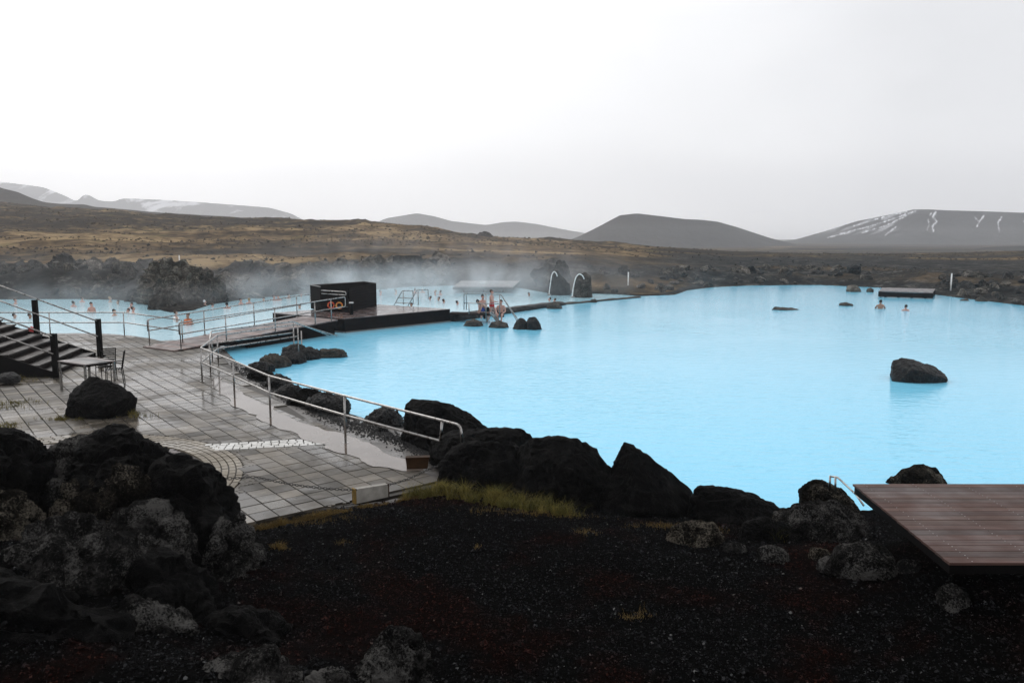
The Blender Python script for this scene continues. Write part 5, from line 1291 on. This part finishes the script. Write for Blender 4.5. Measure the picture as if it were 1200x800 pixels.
    me.skin_vertices[0].data[idx['pelvis']].use_root = True
    sb = o.modifiers.new('d', 'SUBSURF'); sb.levels = 1; sb.render_levels = 1
    dg = bpy.context.evaluated_depsgraph_get(); out = bpy.data.meshes.new_from_object(o.evaluated_get(dg), depsgraph=dg)
    bpy.data.objects.remove(o); out.name = 'person'
    out.polygons.foreach_set('use_smooth', [True] * len(out.polygons))
    return out, J
def cap_mesh(J, mat, r=1.1, longh=False):
    bm = bmesh.new(); bmesh.ops.create_icosphere(bm, subdivisions=2, radius=1)
    c = (Vector(J['head']) + Vector(J['top'])) / 2; upv = (Vector(J['top']) - Vector(J['chin'])).normalized(); fw = (Vector(J['nose']) - Vector(J['head'])).normalized()
    rt = fw.cross(upv).normalized()
    kill = []
    for v in bm.verts:
        p = v.co.copy(); loc = rt * (p.x * .088 * r) + fw * (-p.y * .108 * r) + upv * (p.z * .115 * r)
        if p.y < -.25 and p.z < .25: kill.append(v)
        elif p.z < -.55: kill.append(v)
        v.co = c + loc - upv * .012 - fw * .012
    bmesh.ops.delete(bm, geom=kill, context='VERTS')
    me = bpy.data.meshes.new('hair'); bm.to_mesh(me); bm.free(); me.materials.append(mat)
    me.polygons.foreach_set('use_smooth', [True] * len(me.polygons)); return me
def trunks_mesh(J, mat):
    mb = MB(); pv = Vector(J['pelvis'])
    rings = [(.10, .155, .12), (.02, .175, .135), (-.07, .185, .14), (-.13, .18, .135)]
    V = []; F = []; n = 14
    for (dz, a, b) in rings:
        for k_ in range(n):
            t = 2 * math.pi * k_ / n; V.append((pv.x + a * math.cos(t), pv.y + b * math.sin(t), pv.z + dz))
    for i in range(3):
        for k_ in range(n): F.append((i * n + k_, i * n + (k_ + 1) % n, (i + 1) * n + (k_ + 1) % n, (i + 1) * n + k_))
    mb.add(V, F); return mb.mesh('swimwear', mat, True)
def vest_mesh(J, mat):
    ch = Vector(J['chest']); mb = MB(); V = []; F = []; n = 14
    for (dz, a, b) in ((.11, .10, .09), (.07, .19, .15), (-.1, .20, .16), (-.28, .17, .145)):
        for k_ in range(n):
            t = 2 * math.pi * k_ / n; V.append((ch.x + a * math.cos(t), ch.y + b * math.sin(t), ch.z + dz))
    for i in range(3):
        for k_ in range(n): F.append((i * n + k_, i * n + (k_ + 1) % n, (i + 1) * n + (k_ + 1) % n, (i + 1) * n + k_))
    mb.add(V, F); return mb.mesh('vest', mat, True)
PM = {}
for kd in ('stand', 'bathe', 'walk', 'bend', 'sit'):
    me, J = person_mesh(kd); per = {}
    for s in SKIN: m2 = me.copy(); m2.materials.clear(); m2.materials.append(SKIN[s]); per[s] = m2
    PM[kd] = (per, {h: cap_mesh(J, HAIR[h]) for h in HAIR}, J)
SW = {c: {k_: trunks_mesh(PM[k_][2], m) for k_ in ('walk', 'bend', 'stand', 'sit')} for c, m in (('black', M['black_post']), ('red', M['red']), ('blue', plain('blue swimwear', (.03, .06, .25), .6)))}
VEST = {'orange': {k_: vest_mesh(PM[k_][2], M['orange']) for k_ in ('stand', 'bathe')}, 'white': {k_: vest_mesh(PM[k_][2], M['white_plastic']) for k_ in ('stand', 'bathe')}}
def person(loc, kind, skin, hair, rz, label, swim=None, vest=None, group='bathers'):
    per, caps, J = PM[kind]
    r = link('person', per[skin]); r.location = loc; r.rotation_euler = (0, 0, rz); tag(r, label, 'person', group)
    link('hair', caps[hair], r)
    if swim: link('swimwear', SW[swim][kind], r)
    if vest: link('vest', VEST[vest][kind], r)
    return r
BATH = [  # head pixel x, y, depth type, hair, skin, label
    (18, 351, 's', 'brown', 'rosy', 'bather at the far bank nearest the frame edge, shoulders out'), (35, 369, 'h', 'dark', 'tan', 'dark head in far pool just right of black stair post'),
    (17, 369, 'h', 'dark', 'fair', 'dark head in far pool just left of black stair post'), (86, 354, 's', 'dark', 'rosy', 'dark haired bather leftmost of the group near pinnacles'),
    (107, 356, 'w', 'dark', 'rosy', 'dark haired bather standing higher alone in the left pool middle'), (96, 349, 's', 'brown', 'rosy', 'brown haired bather by the bank below the slim pinnacle'),
    (129, 349, 's', 'blond', 'fair', 'blond bather at the bank below the broad pinnacle'), (138, 353, 'h', 'brown', 'fair', 'low brown head beside the blond bather at the bank'),
    (154, 356, 's', 'brown', 'rosy', 'brown haired bather near grey boulder, behind the close pair'), (155, 348.5, 's', 'blond', 'fair', 'blond bather against the bank by the grey boulder'),
    (134, 364, 's', 'dark', 'fair', 'dark haired bather just above the far pool railing'), (150, 363, 'h', 'dark', 'rosy', 'left head of the close pair in the left pool'),
    (156, 361, 's', 'dark', 'rosy', 'right, taller bather of the close pair in left pool'), (206, 366, 'w', 'brown', 'fair', 'bather in white top standing at the foot of the ramp'),
    (220, 369, 'w', 'dark', 'tan', 'person in orange vest wading beside the ramp railing'), (240, 353, 's', 'white', 'fair', 'bather with white cap below the dark lava shoulder'),
    (249, 356, 'h', 'brown', 'rosy', 'brown head next to the white capped bather'), (266, 356, 's', 'dark', 'rosy', 'dark haired bather between white cap and ramp middle'),
    (282, 351, 's', 'dark', 'rosy', 'dark haired bather of the row behind the ramp, left'), (292, 350.5, 's', 'blond', 'rosy', 'blond bather of the row behind the ramp railing'),
    (309, 349.5, 'h', 'dark', 'fair', 'low dark head in the row behind the ramp railing'), (321, 347, 's', 'brown', 'rosy', 'left one of two brown haired bathers side by side'),
    (326, 347, 's', 'brown', 'rosy', 'right one of two brown haired bathers side by side'), (338, 345, 's', 'dark', 'fair', 'dark haired bather at the bank left of the shelter'),
    (353, 344.5, 'h', 'brown', 'rosy', 'brown head at the bank close to the shelter'), (351, 358, 'h', 'dark', 'fair', 'dark head low in the water close to platform wall'),
    (446, 341, 's', 'brown', 'rosy', 'bather just right of the shelter edge'), (464, 340, 's', 'brown', 'fair', 'bather behind the ladder rail on the platform'),
    (486, 339, 's', 'brown', 'rosy', 'brown haired bather past the ladder rails by the bank'), (495, 338.5, 's', 'white', 'fair', 'bather with white cap in steam before the bank'),
    (510, 341, 's', 'blond', 'rosy', 'blond one of two rosy bathers close together in steam'), (516, 341, 's', 'brown', 'rosy', 'brown haired one of two rosy bathers close together'),
    (504, 348, 'h', 'brown', 'rosy', 'first head of the line behind the platform'), (514, 349, 'h', 'dark', 'fair', 'middle head of the line behind the platform'),
    (520, 351.5, 'h', 'brown', 'rosy', 'third head of the line behind the platform'), (536, 353.5, 'h', 'dark', 'rosy', 'dark head closest to the pool stairs rails'),
    (482, 356, 'h', 'dark', 'tan', 'dark head just peeking over the platform back edge'), (620, 343.5, 'h', 'dark', 'tan', 'dark head alone in front of the grey jetty end'),
    (644, 349.5, 'h', 'dark', 'rosy', 'dark head of the pair below the curved spouts'), (650, 350.5, 'h', 'brown', 'rosy', 'brown head of the pair below the curved spouts'),
    (1032, 353, 's', 'dark', 'tan', 'dark haired bather standing chest deep nearest the low jetty'), (1061.5, 358.5, 's', 'dark', 'rosy', 'dark haired bather with only shoulders out, past the taller one')]
for (px, py, ty_, hair, skin, lb) in BATH:
    hh = {'h': .15, 's': .24, 'w': .46}[ty_]; q = P(px, py + 1, hh if px != 1032 else .42)
    kd = 'stand' if ty_ == 'w' else 'bathe'; dep = {'h': 1.62 - .15, 's': 1.62 - (.44 if px == 1032 else .25), 'w': 1.62 - .48}[ty_]
    v = 'orange' if 'orange' in lb else ('white' if 'white top' in lb else None)
    person((q.x, q.y, -dep), kd, skin, hair, random.uniform(0, 6.28) if px < 1000 else R(160 if px < 1050 else 175), lb, vest=v)
def at_z(px, Y, z): v = Q(px, 400, Y); return Vector((v.x, Y, z))
person(at_z(566, 44.3, -.42), 'stand', 'rosy', 'dark', R(30), 'pale bather with dark hair standing behind the pool stairs', 'blue')
person(at_z(576.5, 43.6, -.1), 'walk', 'rosy', 'brown', R(70), 'bather in red swimwear walking over the weir stairs', 'red')
person(at_z(571, 42.9, -.30), 'bend', 'fair', 'dark', R(-80), 'bather bending forward on the pool stairs landing', 'black')
person(at_z(587, 42.5, .22), 'sit', 'rosy', 'brown', R(-10), 'brown haired bather sitting on the weir by the stairs', 'black')

# ------------------------------------------------------------------ steam over the pools
def steam_mat(name, d):
    m = bpy.data.materials.new(name); m.use_nodes = True; t = m.node_tree; t.nodes.clear()
    nd = t.nodes.new; o = nd('ShaderNodeOutputMaterial'); v = nd('ShaderNodeVolumePrincipled')
    v.inputs['Color'].default_value = (.95, .96, .98, 1); v.inputs['Anisotropy'].default_value = .1
    tc_ = nd('ShaderNodeTexCoord'); ln = nd('ShaderNodeVectorMath'); ln.operation = 'LENGTH'; g = nd('ShaderNodeNewGeometry')
    t.links.new(tc_.outputs['Object'], ln.inputs[0])
    fa = nd('ShaderNodeMapRange'); fa.inputs['From Min'].default_value = 1; fa.inputs['From Max'].default_value = .15; fa.interpolation_type = 'SMOOTHSTEP'
    t.links.new(ln.outputs['Value'], fa.inputs['Value'])
    mp_ = nd('ShaderNodeMapping'); mp_.inputs['Scale'].default_value = (.42, .3, .34); mp_.inputs['Rotation'].default_value = (0, .5, 0); t.links.new(g.outputs['Position'], mp_.inputs['Vector'])
    nz = nd('ShaderNodeTexNoise'); nz.inputs['Scale'].default_value = 1; nz.inputs['Detail'].default_value = 4; nz.inputs['Distortion'].default_value = .8; t.links.new(mp_.outputs['Vector'], nz.inputs['Vector'])
    r_ = nd('ShaderNodeMapRange'); r_.inputs['From Min'].default_value = .36; r_.inputs['From Max'].default_value = .75; t.links.new(nz.outputs['Fac'], r_.inputs['Value'])
    a = nd('ShaderNodeMath'); a.operation = 'MULTIPLY'; t.links.new(fa.outputs[0], a.inputs[0]); t.links.new(r_.outputs[0], a.inputs[1])
    b = nd('ShaderNodeMath'); b.operation = 'MULTIPLY'; b.inputs[1].default_value = d; t.links.new(a.outputs[0], b.inputs[0])
    t.links.new(b.outputs[0], v.inputs['Density']); t.links.new(v.outputs[0], o.inputs['Volume'])
    m.cycles.volume_step_rate = 1.0
    return m
def steam(px, py, Y, rx, ry, rz, d, label, seed):
    q = Q(px, py, Y); bm = bmesh.new(); bmesh.ops.create_icosphere(bm, subdivisions=3, radius=1)
    for v in bm.verts: v.co.z = max(v.co.z, -(q.z - .06) / rz)
    me = bpy.data.meshes.new('steam'); bm.to_mesh(me); bm.free(); me.materials.append(steam_mat('steam', d))
    o = link('steam', me, None, q); o.scale = (rx, ry, rz); tag(o, label, 'steam', 'steam over the pools', 'stuff')
for i, a in enumerate([(410, 334, 60, 14, 7, 1.9, .085), (480, 330, 62, 13, 7, 2.3, .10), (560, 331, 62, 14, 8, 2.2, .10), (610, 322, 74, 12, 8, 4.2, .05), (480, 308, 96, 30, 12, 6, .03),
                       (120, 347, 52, 16, 5, 1.3, .06), (300, 341, 58, 16, 6, 1.7, .07), (190, 332, 62, 30, 12, 4.0, .022), (640, 333, 66, 20, 10, 3.2, .03)]):
    steam(*a, 'thin white steam drifting over the far pool', 300 + i)

# ------------------------------------------------------------------ haze
hm = bpy.data.materials.new('haze'); hm.use_nodes = True; t = hm.node_tree; t.nodes.clear()
o_ = t.nodes.new('ShaderNodeOutputMaterial'); v_n = t.nodes.new('ShaderNodeVolumePrincipled')
v_n.inputs['Color'].default_value = (.93, .94, .97, 1); v_n.inputs['Density'].default_value = .00042; v_n.inputs['Anisotropy'].default_value = .45
t.links.new(v_n.outputs[0], o_.inputs['Volume'])
hz = MB().box((0, 1380, 96), (5600, 2860, 228)).obj('haze', hm); hz['kind'] = 'stuff'

# low mist lying over the plain in front of the hills, inside the haze
mm = bpy.data.materials.new('low mist'); mm.use_nodes = True; t = mm.node_tree; t.nodes.clear()
o_ = t.nodes.new('ShaderNodeOutputMaterial'); v_n = t.nodes.new('ShaderNodeVolumePrincipled')
v_n.inputs['Color'].default_value = (.95, .96, .98, 1); v_n.inputs['Density'].default_value = .00013; v_n.inputs['Anisotropy'].default_value = .4
t.links.new(v_n.outputs[0], o_.inputs['Volume'])
mo = MB().box((0, 1300, 3.5), (5400, 2000, 21)).obj('mist', mm); tag(mo, 'thin mist lying low over the far plain', 'mist', kind='stuff')
